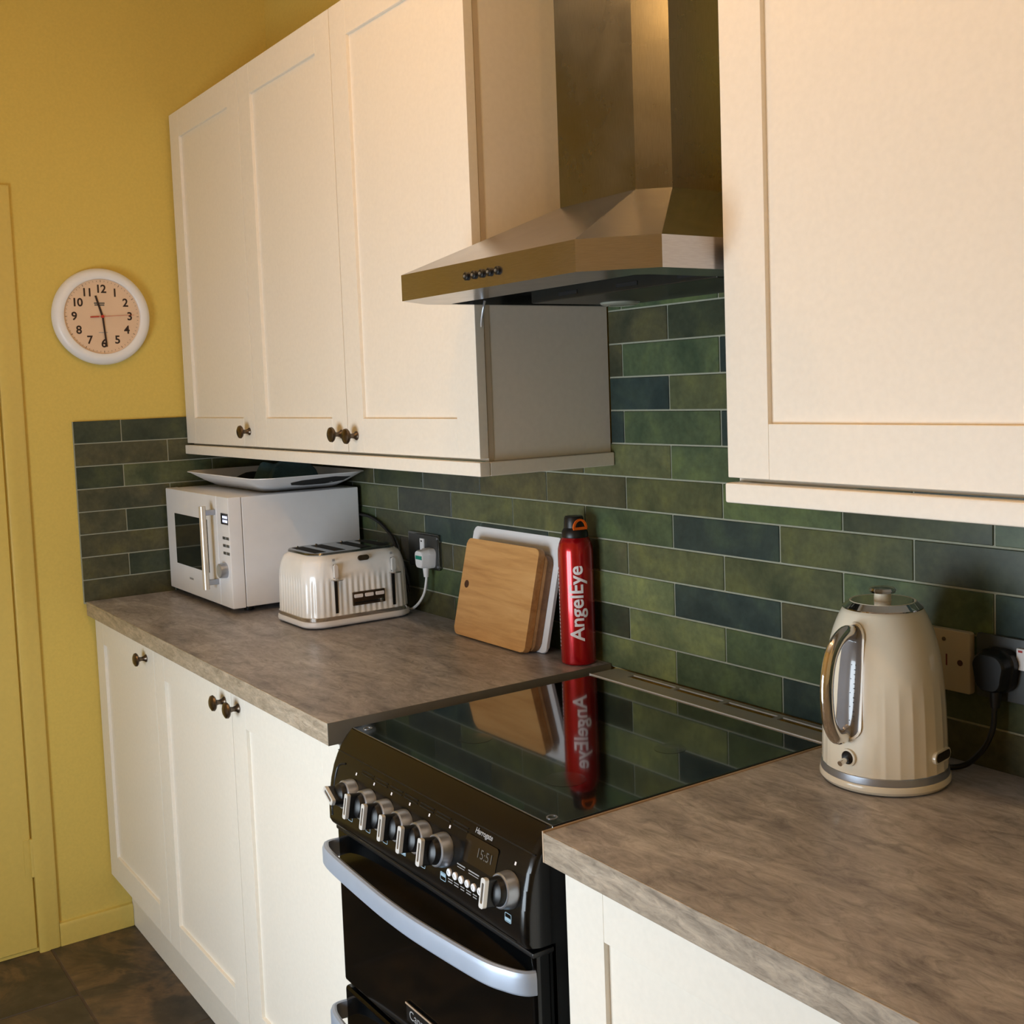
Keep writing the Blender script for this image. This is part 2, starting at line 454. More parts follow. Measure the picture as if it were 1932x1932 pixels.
# ---- floor tiles (600 x 300 slate effect, half bond), pieces of the floor
TX, TY, G = 0.62, 0.31, 0.006
cache = {}
ytop = -0.755 + TY * 3
for j in range(0, 10):
    y1 = ytop - j * TY; y0 = y1 - TY
    if y0 > 0 or y1 < YF: continue
    offx = -1.40 if j % 2 == 1 else -1.40 + TX / 2
    k0 = math.floor((XW - offx) / TX)
    for k in range(k0, k0 + 8):
        xa, xb = max(offx + k * TX, XW), min(offx + (k + 1) * TX, XR)
        ya, yb = max(y0, YF), min(y1, YB)
        if xb - xa < 0.03 or yb - ya < 0.03: continue
        w, d = round(xb - xa - G, 4), round(yb - ya - G, 4)
        if (w, d) not in cache:
            cache[(w, d)] = mesh('floor_tile', Bx(-w / 2, w / 2, -d / 2, d / 2, -0.008, 0.0, bev=0.0015, seg=1))
            cache[(w, d)].materials.append(MT['slate'])
        o = bpy.data.objects.new('floor_tile', cache[(w, d)]); link(o, floor)
        o.location = ((xa + xb) / 2, (ya + yb) / 2, ZF)

# ---- wall tiles
PAL = dict(olive=(86, 91, 64), green=(80, 94, 68), dark=(64, 71, 55), teal=(52, 66, 63), brown=(80, 79, 59), bright=(106, 115, 80), slate=(67, 72, 64), moss=(94, 98, 69))
KNOWN = {(8, -2): 'teal', (7, -3): 'teal', (8, 0): 'olive', (9, -1): 'green', (9, -3): 'brown', (10, -2): 'brown', (10, 0): 'dark', (7, -1): 'green',
         (6, -2): 'moss', (6, 0): 'green', (5, -1): 'olive', (5, -3): 'brown', (4, 0): 'teal', (4, -2): 'green', (4, -4): 'moss', (4, -6): 'olive', (4, -8): 'slate',
         (3, -1): 'olive', (3, 1): 'olive', (3, 3): 'green', (2, -2): 'bright', (2, 0): 'teal', (2, 2): 'brown', (1, -1): 'bright', (1, 1): 'green', (1, -3): 'dark',
         (0, -2): 'bright', (0, 0): 'green', (0, 2): 'teal', (4, 2): 'olive', (4, 4): 'dark', (5, 1): 'green', (5, 3): 'dark', (3, -7): 'teal', (3, -9): 'olive', (5, -5): 'brown', (5, -7): 'slate', (5, -9): 'dark', (2, 4): 'green', (3, 5): 'teal', (1, -7): 'green', (0, -6): 'green'}
names = ['olive', 'green', 'dark', 'brown', 'slate', 'olive', 'green', 'teal']
GJ = 0.0032
def wall_tile(u0_, u1_, z0_, z1_, side, colname, parent):
    w, h = round(u1_ - u0_ - GJ, 4), round(z1_ - z0_ - GJ, 4)
    key = ('wt', w, h, side)
    if key not in cache:
        b = Bx(-w / 2, w / 2, 0, 0.008, -h / 2, h / 2, bev=0.0009, seg=1) if side == 'B' else Bx(-0.008, 0, -w / 2, w / 2, -h / 2, h / 2, bev=0.0009, seg=1)
        cache[key] = mesh('tile', b); cache[key].materials.append(MT['tile'])
    o = bpy.data.objects.new('tile', cache[key]); link(o, parent)
    um, zm = (u0_ + u1_) / 2, (z0_ + z1_) / 2
    jit = random.uniform(-0.0003, 0.0002)
    o.location = (um, jit, zm) if side == 'B' else (XL - jit, um, zm)
    c = s2l(PAL[colname]); f = random.uniform(0.9, 1.08)
    o.color = (c[0] * f, c[1] * f, c[2] * f, 1)
UX0, UX1 = -0.165, 0.437     # gap between the wall units
XTR = 1.62
for r in range(0, 12):
    za, zb = ZT + ZO + r * PZ, ZT + ZO + (r + 1) * PZ
    xa, xb = (XL, XTR) if r < 7 else (UX0, UX1)
    h = -14 - (r % 2)
    while h * HX < xb:
        a, b = max(h * HX, xa), min((h + 2) * HX, xb)
        if b - a > 0.012:
            wall_tile(a, b, za, zb, 'B', KNOWN.get((r, h)) or random.choice(names), wall_back)
        h += 2
gb = bmesh.new(); box(gb, XL, XTR, 0.0022, YB, ZT + ZO, ZT + ZO + 7 * PZ); box(gb, UX0, UX1, 0.0022, YB, ZT + ZO + 7 * PZ, ZT + ZO + 12 * PZ)
part('grout', gb, 'grout', wall_back)
Y0, YE = -0.4814, -0.609
for r in range(0, 8):
    za, zb = ZT + ZO + r * PZ + 0.003, ZT + ZO + (r + 1) * PZ + 0.003
    js = [YE, Y0, Y0 + 2 * HX, -0.001] if r % 2 else [YE, Y0 + HX, Y0 + 3 * HX, -0.001]
    for a, b in zip(js, js[1:]):
        wall_tile(a, b, za, zb, 'L', random.choice(['olive', 'dark', 'brown', 'brown', 'olive', 'dark']), wall_left)
part('grout', Bx(XW, XL - 0.0022, YE, 0, ZT + ZO, ZT + ZO + 8 * PZ + 0.0015), 'grout', wall_left)

# ---- door, architrave, skirting on the left wall
DY = -0.785
def arch_profile(bm, pts_a, pts_b):
    loft(bm, [pts_a, pts_b]); return fix(bm)
bm = bmesh.new()
prof = [(0, 0), (0.016, 0), (0.018, 0.006), (0.018, 0.022), (0.014, 0.030), (0.014, 0.046), (0.011, 0.054), (0, 0.055)]
ZA = 2.023
loft(bm, [[Vector((XW + a, DY + b, ZF)) for a, b in prof], [Vector((XW + a, DY + b, ZA - 0.055 + b)) for a, b in prof], ])
y_end = DY - 0.88
loft(bm, [[Vector((XW + a, DY + b, ZA - 0.055 + b)) for a, b in prof], [Vector((XW + a, y_end - b, ZA - 0.055 + b)) for a, b in prof]])
loft(bm, [[Vector((XW + a, y_end - b, ZA - 0.055 + b)) for a, b in prof], [Vector((XW + a, y_end - b, ZF)) for a, b in prof]])
struct('trim_1', fix(bm), 'yellow_gloss')
door = struct('door_1', Bx(XW + 0.0005, XW + 0.007, y_end + 0.003, DY - 0.004, ZF + 0.012, ZA - 0.06, bev=0.001, seg=1), 'yellow_gloss')
bm = bmesh.new()
lathe(bm, [(0.0055, -0.052), (0.0055, 0.052)], seg=12, mat=UP(XW + 0.011, DY - 0.002, 0.238))
box(bm, XW + 0.006, XW + 0.009, DY - 0.022, DY - 0.003, 0.188, 0.288)
part('hinge', bm, 'yellow_gloss', door)
bm = bmesh.new()
pb = [(0, 0), (0.014, 0), (0.014, 0.054), (0.010, 0.062), (0, 0.064)]
loft(bm, [[Vector((XW + a, DY + 0.055, ZF + b)) for a, b in pb], [Vector((XW + a, -0.532, ZF + b)) for a, b in pb]])
struct('baseboard_left', fix(bm), 'yellow_gloss')

# ---- lamp bar with three warm bulbs on the ceiling (above the picture)
lb = thing('ceiling_spot_bar', 'white ceiling spotlight bar with three warm bulbs', 'lamp', (BULBS[1][0], BULBS[1][1], ZC))
part('bar', Bx(-0.40, 1.25, -0.945, -0.895, ZC - 0.03, ZC, bev=0.006), 'white', lb)
for i, b in enumerate(BULBS):
    bm = bmesh.new(); lathe(bm, [(0.012, 0.02), (0.02, 0.05), (0.03, 0.19)], c=(b[0], b[1], b[2]), seg=20)
    part('lamp_holder', fix(bm), 'white', lb)
    bm = bmesh.new(); bmesh.ops.create_uvsphere(bm, u_segments=16, v_segments=10, radius=0.022, matrix=Matrix.Translation((b[0], b[1], b[2] + 0.02)))
    part('bulb', bm, 'bulb', lb)
    d = bpy.data.lights.new('bulb_light', 'POINT'); d.energy = BULB_W; d.color = BULB_C; d.shadow_soft_size = 0.03
    o = bpy.data.objects.new('bulb_light', d); COL.objects.link(o); o.location = (b[0], b[1], b[2] - 0.03)

# ================================================================== CABINETS
def knob_bm(x, y, z):
    """mushroom knob on a door front at y, stalk towards -y"""
    bm = bmesh.new()
    lathe(bm, [(0.0095, 0), (0.0095, 0.002), (0.006, 0.006), (0.0048, 0.012), (0.006, 0.018), (0.014, 0.021), (0.0165, 0.024), (0.0155, 0.028), (0.010, 0.031), (0.0, 0.032)], seg=24, mat=axis_mat((x, y, z), (0, -1, 0)))
    return fix(bm)
def shaker_door(parent, x0, x1, z0, z1, yf, knob=None, st=0.072, rl=0.071):
    """stiles, rails and recessed panel; yf is the front plane"""
    yb_, g = yf + 0.019, 0.0015
    x0 += g; x1 -= g
    d = part('door', Bx(x0 + st - 0.004, x1 - st + 0.004, yf + 0.0075, yb_ - 0.003, z0 + rl - 0.004, z1 - rl + 0.004), 'cream', parent)
    part('stile', Bx(x0, x0 + st, yf, yb_, z0, z1, bev=0.0012), 'cream', d)
    part('stile', Bx(x1 - st, x1, yf, yb_, z0, z1, bev=0.0012), 'cream', d)
    part('rail', Bx(x0 + st, x1 - st, yf + 0.0002, yb_, z0, z0 + rl, bev=0.0007, seg=1), 'cream', d)
    part('rail', Bx(x0 + st, x1 - st, yf + 0.0002, yb_, z1 - rl, z1, bev=0.0007, seg=1), 'cream', d)
    if knob: part('knob', knob_bm(knob[0], yf, knob[1]), 'pewter', d)
    return d
def carcass(parent, x0, x1, y0, y1, z0, z1, open_front=False, mat='cream_side'):
    bm = bmesh.new(); t = 0.018
    box(bm, x0, x0 + t, y0, y1, z0, z1); box(bm, x1 - t, x1, y0, y1, z0, z1)
    box(bm, x0 + t, x1 - t, y0, y1, z0, z0 + t); box(bm, x0 + t, x1 - t, y0, y1, z1 - t, z1); box(bm, x0 + t, x1 - t, y1 - 0.008, y1, z0 + t, z1 - t)
    return part('carcass', bm, mat, parent)

YU = -0.298          # front of the wall unit doors
ZU0, ZU1 = 1.327, 2.2425
B0, B1, B2, B3 = XL + 0.002, -1.190, -0.677, -0.163
wu1 = thing('wall_cabinet', 'cream single-door wall cabinet in the corner beside the clock', 'cabinet', (B0, -0.001, ZU0))
carcass(wu1, B0, B1 - 0.0005, YU + 0.020, -0.001, 1.3220, ZU1)
shaker_door(wu1, B0, B1, ZU0, ZU1, YU, (-1.2266, 1.3648))
wu2 = thing('wall_cabinet', 'cream double-door wall cabinet with two adjacent knobs left of the hood', 'cabinet', (B1, -0.001, ZU0))
carcass(wu2, B1 + 0.0005, B3 - 0.003, YU + 0.020, -0.001, 1.3220, ZU1)
shaker_door(wu2, B1, B2, ZU0, ZU1, YU, (-0.7057, 1.3646))
shaker_door(wu2, B2, B3, ZU0, ZU1, YU, (-0.6362, 1.3621))
part('edging', Bx(B3 - 0.0032, B3 - 0.0022, YU + 0.0195, YU + 0.030, 1.3225, ZU1), 'edge', wu2)
R0, R1, R2 = 0.437, 0.952, 1.467
wu3 = thing('wall_cabinet', 'cream wall cabinet hanging right of the hood above the kettle', 'cabinet', (R0, -0.001, ZU0))
carcass(wu3, R0 + 0.003, R2, YU + 0.020, -0.001, 1.3155, ZU1)
shaker_door(wu3, R0, R1, 1.3215, ZU1, YU)
shaker_door(wu3, R1, R2, 1.3215, ZU1, YU)

YPF = -0.305
bm = bmesh.new(); box(bm, B0, UX0 + 0.010, YPF, YPF + 0.022, 1.2965, 1.3215, bev=0.002); box(bm, UX0 - 0.012, UX0 + 0.010, YPF + 0.0225, -0.001, 1.2965, 1.3215, bev=0.002)
single('pelmet', bm, 'cream', 'cream pelmet strip under the wall cabinets above the microwave', 'pelmet')
bm = bmesh.new(); box(bm, R0 + 0.002, R2, YPF, YPF + 0.022, 1.2885, 1.3150, bev=0.0028); box(bm, R0 + 0.002, R0 + 0.024, YPF + 0.0225, -0.001, 1.2885, 1.3150, bev=0.002)
single('pelmet', bm, 'cream', 'cream pelmet strip under the wall cabinet above the kettle', 'pelmet')

YD = -0.583
ZB0, ZB1 = 0.135, 0.869
W0 = XW + 0.004
XLW, XRW = -0.184, 0.416      # ends of the worktops beside the cooker
bu1 = thing('base_cabinet', 'cream single-door base cabinet next to the yellow wall', 'cabinet', (W0, -0.002, ZF))
carcass(bu1, W0, B1 - 0.0005, YD + 0.020, -0.012, ZB0, ZB1 + 0.002)
shaker_door(bu1, W0, B1, ZB0, ZB1, YD, (-1.249, 0.829))
bu2 = thing('base_cabinet', 'cream double-door base cabinet left of the black cooker', 'cabinet', (B1, -0.002, ZF))
carcass(bu2, B1 + 0.0005, XLW - 0.004, YD + 0.020, -0.012, ZB0, ZB1 + 0.002)
shaker_door(bu2, B1, -0.685, ZB0, ZB1, YD, (-0.722, 0.8325))
shaker_door(bu2, -0.685, XLW - 0.003, ZB0, ZB1, YD, (-0.645, 0.834))
bu3 = thing('base_cabinet', 'cream base cabinet right of the black cooker', 'cabinet', (0.43, -0.002, ZF))
carcass(bu3, 0.433, 1.46, YD + 0.020, -0.012, ZB0, ZB1 + 0.002)
shaker_door(bu3, 0.430, 0.945, ZB0, ZB1, YD)
shaker_door(bu3, 0.945, 1.46, ZB0, ZB1, YD)
single('plinth', Bx(W0, XLW - 0.01, -0.531, -0.514, ZF + 0.001, ZB0 - 0.004), 'cream', 'cream kickboard under the base cabinets left of the cooker', 'plinth')
single('plinth', Bx(0.433, 1.46, -0.531, -0.514, ZF + 0.001, ZB0 - 0.004), 'cream', 'cream kickboard under the base cabinet right of the cooker', 'plinth')

def worktop(x0, x1, label, end, endmat):
    t = thing('worktop', label, 'worktop', (x0, -0.001, ZT - 0.038))
    part('slab', Bx(x0, x1, -0.6025, -0.0012, ZT - 0.0378, ZT - 0.0002, bev=0.001, seg=1), 'worktop', t)
    part('front_edge', Bx(x0, x1, -0.6042, -0.6026, ZT - 0.038, ZT - 0.0003, bev=0.0005, seg=1), 'worktopedge', t)
    if end == 'R': part('end_cap', Bx(x1 + 0.0001, x1 + 0.0016, -0.6042, -0.0012, ZT - 0.038, ZT), endmat, t, 'grey end strip')
    else: part('edging_strip', Bx(x0 - 0.0025, x0 - 0.0001, -0.6045, -0.0012, ZT - 0.038, ZT + 0.0016, bev=0.0006), endmat, t, 'pale metal edging strip')
    return t
worktop(XW + 0.010, XLW - 0.0016, 'brown stone-effect worktop carrying the microwave and toaster', 'R', 'worktopend')
worktop(XRW + 0.0025, 1.60, 'brown stone-effect worktop carrying the kettle', 'L', 'trimlight')

# ================================================================== COOKER HOOD
hood = thing('cooker_hood', 'brushed steel chimney cooker hood above the black cooker', 'cooker hood', (0.1335, -0.001, 1.595))
HZ0, HZ1, HZ2 = 1.595, 1.6365, 1.7335
plan = [(-0.160, -0.001), (-0.160, -0.3965), (-0.106, -0.473), (0.350, -0.473), (0.430, -0.3965), (0.430, -0.001)]
chim = [(0.004, -0.001), (0.004, -0.2203), (0.040, -0.260), (0.2255, -0.260), (0.2615, -0.2203), (0.2615, -0.001)]
inn = [(-0.148, -0.012), (-0.148, -0.340), (-0.140, -0.360), (0.340, -0.366), (0.352, -0.350), (0.352, -0.012)]
bm = bmesh.new()
loft(bm, [[Vector((x, y, 1.625)) for x, y in inn], [Vector((x, y, HZ0)) for x, y in inn], [Vector((x, y, HZ0)) for x, y in plan], [Vector((x, y, HZ1)) for x, y in plan], [Vector((x, y, HZ2)) for x, y in chim]], True, True)
part('canopy', fix(bm), 'steel', hood, sharp=10)
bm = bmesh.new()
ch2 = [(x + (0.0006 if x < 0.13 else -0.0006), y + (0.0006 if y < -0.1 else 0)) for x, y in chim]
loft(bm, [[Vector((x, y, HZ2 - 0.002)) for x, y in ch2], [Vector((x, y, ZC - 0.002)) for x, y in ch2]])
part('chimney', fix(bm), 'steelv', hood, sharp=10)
part('grease_filter', Bx(-0.146, 0.350, -0.352, -0.014, 1.6175, 1.6240, bev=0.002), 'blackmatt', hood, 'black grease filter')
bar = part('light_panel', Bx(-0.100, 0.350, -0.222, -0.014, 1.5935, 1.6160, bev=0.002), 'hoodinner', hood)
for x in (-0.02, 0.13, 0.27):
    part('slot', Bx(x, x + 0.05, -0.2232, -0.2200, 1.600, 1.606), 'blackmatt', bar)
for x in (-0.050, 0.290):
    bm = bmesh.new(); lathe(bm, [(0.0, -0.006), (0.026, -0.006), (0.034, -0.003), (0.036, 0.001)], c=(x, -0.065, 1.5935), seg=28)
    part('lamp_lens', fix(bm), 'lampglass', bar)
for k in range(5):
    x = 0.0905 + k * 0.0205
    bm = bmesh.new(); lathe(bm, [(0.0062, -0.001), (0.0062, 0.003), (0.005, 0.0042), (0, 0.0042)], seg=18, mat=axis_mat((x, -0.473, 1.6155), (0, -1, 0)))
    bt = part('button', fix(bm), 'blackplastic', hood)
    bm = bmesh.new(); lathe(bm, [(0.0022, 0.0042), (0.002, 0.0056), (0, 0.0058)], seg=12, mat=axis_mat((x, -0.473, 1.6155), (0, -1, 0)))
    part('button_cap', fix(bm), 'satin', bt)
bm = bmesh.new(); tube(bm, [(-0.128, -0.2995, 1.600), (-0.130, -0.301, 1.590), (-0.1335, -0.3015, 1.578), (-0.137, -0.3015, 1.566), (-0.138, -0.3015, 1.556)], 0.0022, 8)
single('hook', bm, 'satin', 'small bent metal hook on the cabinet door edge under the hood', 'hook')

# ================================================================== COOKER
CX0, CX1 = -0.152, 0.402
cooker = thing('cooker', 'black freestanding double-oven cooker with shut glass lid', 'cooker', ((CX0 + CX1) / 2, -0.3, ZF))
part('body', Bx(CX0 + 0.002, CX1 - 0.002, -0.578, -0.02, ZF + 0.002, 0.892, bev=0.003), 'black', cooker)
ZG = 0.906
lid = part('glass_lid', Bx(CX0 + 0.001, CX1 - 0.001, -0.577, -0.0775, 0.8955, ZG, bev=0.0025), 'blackglass', cooker, 'black mirror glass lid')
for x, y in ((CX0 + 0.025, -0.560), (CX1 - 0.025, -0.560)):
    bm = bmesh.new(); ring_prism(bm, circ(0.0075, 24), circ(0.0055, 24), UP(x, y, 0), ZG - 0.001, ZG + 0.0008)
    part('lid_stud', bm, 'satin', lid)
for x, y, r in ((0.035, -0.455, 0.026), (0.275, -0.462, 0.030), (0.270, -0.262, 0.024)):  # faint oval reflections in the glass, laid on as painted discs
    bm = bmesh.new(); lathe(bm, [(0, 0), (r, 0), (r, 0.0003), (0, 0.0004)], c=(x, y, ZG - 0.00005), seg=40)
    part('reflection_mark', fix(bm), 'lidreflection', lid)
# steel vent strip behind the lid, slots cut through
bm = bmesh.new()
ys0, ys1 = -0.0755, -0.009
SL = [(-0.095, 0.022), (0.030, 0.140), (0.152, 0.262), (0.272, 0.372)]
box(bm, CX0 - 0.005, CX1 - 0.003, ys0, -0.036, 0.9035, 0.9065); box(bm, CX0 - 0.005, CX1 - 0.003, -0.0215, ys1, 0.9035, 0.9065)
xs = [CX0 - 0.005] + [v for s in SL for v in s] + [CX1 - 0.003]
for a, b in zip(xs[::2], xs[1::2]): box(bm, a, b, -0.036, -0.0215, 0.9035, 0.9065)
vs_ = part('vent_strip', bm, 'strip', cooker, 'grey metal vent strip')
for a_, b_ in SL: part('slot_edge', Bx(a_ + 0.002, b_, -0.0222, -0.0212, 0.9050, 0.9072), 'loop', vs_)
part('front_lip', Bx(CX0 - 0.005, CX1 - 0.003, ys0 - 0.0012, ys0, 0.9035, 0.9080), 'loop', vs_)

# control panel: curved profile (y, z)
PROF = [(-0.578, 0.9045), (-0.588, 0.8955), (-0.5975, 0.8835), (-0.6060, 0.8690), (-0.6130, 0.8530), (-0.6190, 0.8320), (-0.6230, 0.8080), (-0.6248, 0.7850), (-0.6250, 0.7670), (-0.6210, 0.7595), (-0.6120, 0.7575), (-0.575, 0.7570), (-0.575, 0.9000)]
def ysurf(z):
    P = PROF[:9]
    for (y1_, z1_), (y2_, z2_) in zip(P, P[1:]):
        if z2_ <= z <= z1_: return y1_ + (y2_ - y1_) * (z1_ - z) / (z1_ - z2_)
    return P[-1][0]
def pnorm(z):
    a, b = ysurf(z - 0.006), ysurf(z + 0.006)
    t = Vector((0, b - a, 0.012)).normalized()
    return Vector((0, -t.z, t.y))
bm = bmesh.new()
loft(bm, [[Vector((x, y + dy, z)) for y, z in PROF] for x, dy in ((CX0 - 0.003, 0.006), (CX0 + 0.001, 0.0015), (CX0 + 0.006, 0.0), (CX1 - 0.012, 0.0), (CX1 - 0.004, 0.003), (CX1, 0.010))])
cpanel = part('control_panel', fix(bm), 'black', cooker, sharp=40)
# raised border and fine relief lines on the panel
def panel_line(x0, x1, z, r=0.0008):
    b = bmesh.new(); n = pnorm(z); y = ysurf(z)
    sweep(b, [Vector((x0, y, z)) + n * 0.0002, Vector((x1, y, z)) + n * 0.0002], circ(r, 6)); return b
part('panel_seam', panel_line(CX0 + 0.002, CX1 - 0.004, 0.8745), 'blackplastic', cpanel)
part('panel_seam', panel_line(CX0 + 0.05, CX1 - 0.02, 0.7650), 'blackplastic', cpanel)
for k in range(7):
    part('panel_vent', panel_line(-0.055 + k * 0.045, -0.018 + k * 0.045, 0.8655, 0.0011), 'blackplastic', cpanel)
    part('panel_vent', panel_line(-0.055 + k * 0.045, -0.018 + k * 0.045, 0.8615, 0.0011), 'blackplastic', cpanel)
bm = bmesh.new()
tube(bm, [(CX0 + 0.040, ysurf(0.862), 0.862), (CX0 + 0.022, ysurf(0.856), 0.856), (CX0 + 0.017, ysurf(0.84), 0.84), (CX0 + 0.015, ysurf(0.80), 0.80), (CX0 + 0.015, ysurf(0.775), 0.775)], 0.0016, 8)
part('panel_border', bm, 'blackplastic', cpanel)
def on_panel(x, z, lift=0.0):
    n = pnorm(z); return axis_mat(Vector((x, ysurf(z), z)) + n * lift, n, (1, 0, 0))
def control_knob(x, z, ang):
    M0 = on_panel(x, z)
    bm = bmesh.new(); lathe(bm, [(0.0235, -0.001), (0.0235, 0.003), (0.0215, 0.015), (0.0200, 0.0165), (0.0188, 0.0165), (0.0186, 0.012)], seg=36, mat=M0)
    kn = part('control_knob', fix(bm), 'satin', cooker, 'chrome ring knob with black grip')
    bm = bmesh.new(); lathe(bm, [(0.0188, 0.010), (0.0186, 0.018), (0.0165, 0.024), (0.0110, 0.0275), (0.0, 0.028)], seg=32, mat=M0)
    part('grip', fix(bm), 'blackplastic', kn)
    Rm = M0 @ Matrix.Rotation(ang, 4, 'Z')
    bm = bmesh.new(); prism(bm, rrect(0.0095, 0.037, 0.003, 4), Rm, 0.012, 0.0365, 0.001)
    part('fin', bm, 'blackplastic', kn)
    bm = bmesh.new(); ring_prism(bm, rrect(0.0100, 0.0372, 0.0032, 4), rrect(0.0046, 0.0255, 0.0016, 4), Rm, 0.0355, 0.0410)
    part('loop', bm, 'loop', kn)
KX = [-0.074, -0.0145, 0.0405, 0.0955, 0.151, 0.2065]
for i, x in enumerate(KX): control_knob(x, 0.8255, 1.15 if i == 0 else 0.0)
control_knob(0.3635, 0.824, 0.0)
def print_on(body, size, x, z, mat, name='lettering', bold=0.0, spacing=1.0):
    b = text_bm(body, size, bold=bold, spacing=spacing); return part(name, place(b, on_panel(x, z, 0.0005)), mat, cpanel)
bm = bmesh.new(); prism(bm, rrect(0.076, 0.036, 0.005, 4), on_panel(0.292, 0.8445), 0.0, 0.0008)
dsp = part('display', bm, 'display', cooker, 'dark clock display')
part('digits', place(text_bm('15:51', 0.0175), on_panel(0.303, 0.8450, 0.0013)), 'digit', dsp)
print_on('Harrogate', 0.0098, 0.2890, 0.8685, 'textgrey', bold=0.0002)
for k in range(6):
    x = 0.2255 + k * 0.01525
    bm = bmesh.new(); lathe(bm, [(0.0052, -0.001), (0.0052, 0.0024), (0.0040, 0.0034), (0, 0.0036)], seg=20, mat=on_panel(x, 0.801))
    bt = part('timer_button', fix(bm), 'white', cooker)
    bm = bmesh.new(); prism(bm, [(-0.0005, -0.0024), (0.0005, -0.0024), (0.0005, 0.0024), (-0.0005, 0.0024)], on_panel(x, 0.801) @ Matrix.Rotation(0.5, 4, 'Z'), 0.0034, 0.0039)
    part('button_mark', bm, 'textgrey', bt)
def bar_mark(x, z, w, h, mat, name='print_mark'):
    b = bmesh.new(); prism(b, [(-w / 2, -h / 2), (w / 2, -h / 2), (w / 2, h / 2), (-w / 2, h / 2)], on_panel(x, z), 0.0002, 0.0006); return part(name, b, mat, cpanel)
for x, w in ((0.252, 0.020), (0.283, 0.026)):
    bar_mark(x, 0.8185, w, 0.0016, 'textgrey'); bar_mark(x, 0.8150, w * 0.9, 0.0009, 'textgrey')
for k, w in enumerate((0.012, 0.012, 0.010, 0.012, 0.010)):
    bar_mark(0.2275 + k * 0.0153, 0.7915, w, 0.0013, 'textgrey'); bar_mark(0.2275 + k * 0.0153, 0.7880, w * 0.9, 0.0013, 'textgrey')
for i, x in enumerate(KX + [0.3635]):
    bar_mark(x + 0.004, 0.8565, 0.0032, 0.0042, 'textwhite')
    b = bmesh.new(); ring_prism(b, rrect(0.0145, 0.0115, 0.002, 3), rrect(0.0128, 0.0098, 0.0015, 3), on_panel(x + 0.002, 0.7895), 0.0002, 0.0006); part('print_mark', b, 'blueprint', cpanel)
    dz = (0.0, 0.0, 0.0, -0.0022, 0.0, 0.0022, -0.0022)[i]
    if dz: bar_mark(x + 0.002, 0.7895 + dz, 0.012, 0.0042, 'blueprint')

# ovens
YO = -0.612
def bow_handle(parent, z):
    pts = smooth_path([(CX0 + 0.004, YO + 0.004, z), (CX0 + 0.002, YO - 0.014, z), (CX0 + 0.012, YO - 0.026, z), (CX0 + 0.055, YO - 0.036, z), (0.05, YO - 0.045, z), (0.125, YO - 0.047, z), (0.20, YO - 0.045, z), (CX1 - 0.075, YO - 0.034, z), (CX1 - 0.030, YO - 0.022, z), (CX1 - 0.008, YO - 0.010, z), (CX1 - 0.001, YO + 0.002, z)], 6)
    bm = bmesh.new(); sweep(bm, pts, [(-0.0045, -0.0155), (0.0045, -0.0155), (0.0058, -0.013), (0.0058, 0.006), (0.0030, 0.0125), (-0.001, 0.0140), (-0.0045, 0.0130)])
    return part('handle', bm, 'silverpaint', parent, 'pale silver bow handle', sharp=25)
od = part('oven_door', Bx(CX0 + 0.001, CX1 - 0.002, YO, -0.579, 0.489, 0.751, bev=0.006, seg=3), 'ovenglass', cooker)
part('door_band', Bx(CX0 + 0.0005, CX1 - 0.0015, YO - 0.0012, -0.580, 0.7455, 0.7525, bev=0.002), 'blackplastic', od)
bow_handle(od, 0.7165)
bd = part('badge', Bx(0.066, 0.148, YO - 0.0030, YO - 0.0002, 0.518, 0.5475, bev=0.001), 'blackplastic', od)
part('badge_rim', Bx(0.066, 0.148, YO - 0.0045, YO - 0.0030, 0.5445, 0.5475, bev=0.0005), 'trimlight', bd)
part('lettering', place(text_bm('Cannon', 0.020), FRONT(0.107, YO - 0.0031, 0.531)), 'textgrey', bd)
od2 = part('oven_door', Bx(CX0 + 0.001, CX1 - 0.002, YO, -0.579, 0.085, 0.481, bev=0.006, seg=3), 'ovenglass', cooker)
bow_handle(od2, 0.4425)
part('kick_panel', Bx(CX0 + 0.004, CX1 - 0.004, -0.590, -0.5785, ZF + 0.004, 0.080, bev=0.003), 'black', cooker)

# ================================================================== MICROWAVE
MX0, MX1, MY0, MY1, MZ0, MZ1 = -1.686, -1.205, -0.374, -0.014, 0.926, 1.205
mw = thing('microwave', 'white microwave oven with steel bar handle under the corner cabinet', 'microwave', ((MX0 + MX1) / 2, (MY0 + MY1) / 2, ZT))
part('housing', Bx(MX0 + 0.002, MX1 - 0.001, MY0 + 0.036, MY1, MZ0, MZ1 - 0.001, bev=0.003), 'white', mw)
SEAM = -1.288
md = part('door', Bx(MX0, SEAM - 0.001, MY0, MY0 + 0.035, MZ0 - 0.001, MZ1, bev=0.003), 'white', mw)
part('window_glass', Bx(-1.617, -1.360, MY0 - 0.0006, MY0 + 0.004, 1.0, 1.139, bev=0.0003, seg=1), 'darkglass', md)
bm = bmesh.new(); tube(bm, [(-1.300, MY0 - 0.032, 0.968), (-1.300, MY0 - 0.032, 1.180)], 0.0085, 16, up=(1, 0, 0), sm=4)
hb = part('handle', bm, 'handlesteel', md, 'steel bar handle')
for z in (0.985, 1.163):
    part('handle_post', Bx(-1.306, -1.294, MY0 - 0.030, MY0 - 0.0002, z - 0.007, z + 0.007, bev=0.002), 'satin', hb)
part('lettering', Bx(-1.520, -1.490, MY0 - 0.0004, MY0, 0.9655, 0.9705), 'textgrey', md)
mc = part('control_panel', Bx(SEAM + 0.001, MX1, MY0, MY0 + 0.035, MZ0 - 0.001, MZ1, bev=0.003), 'white', mw)
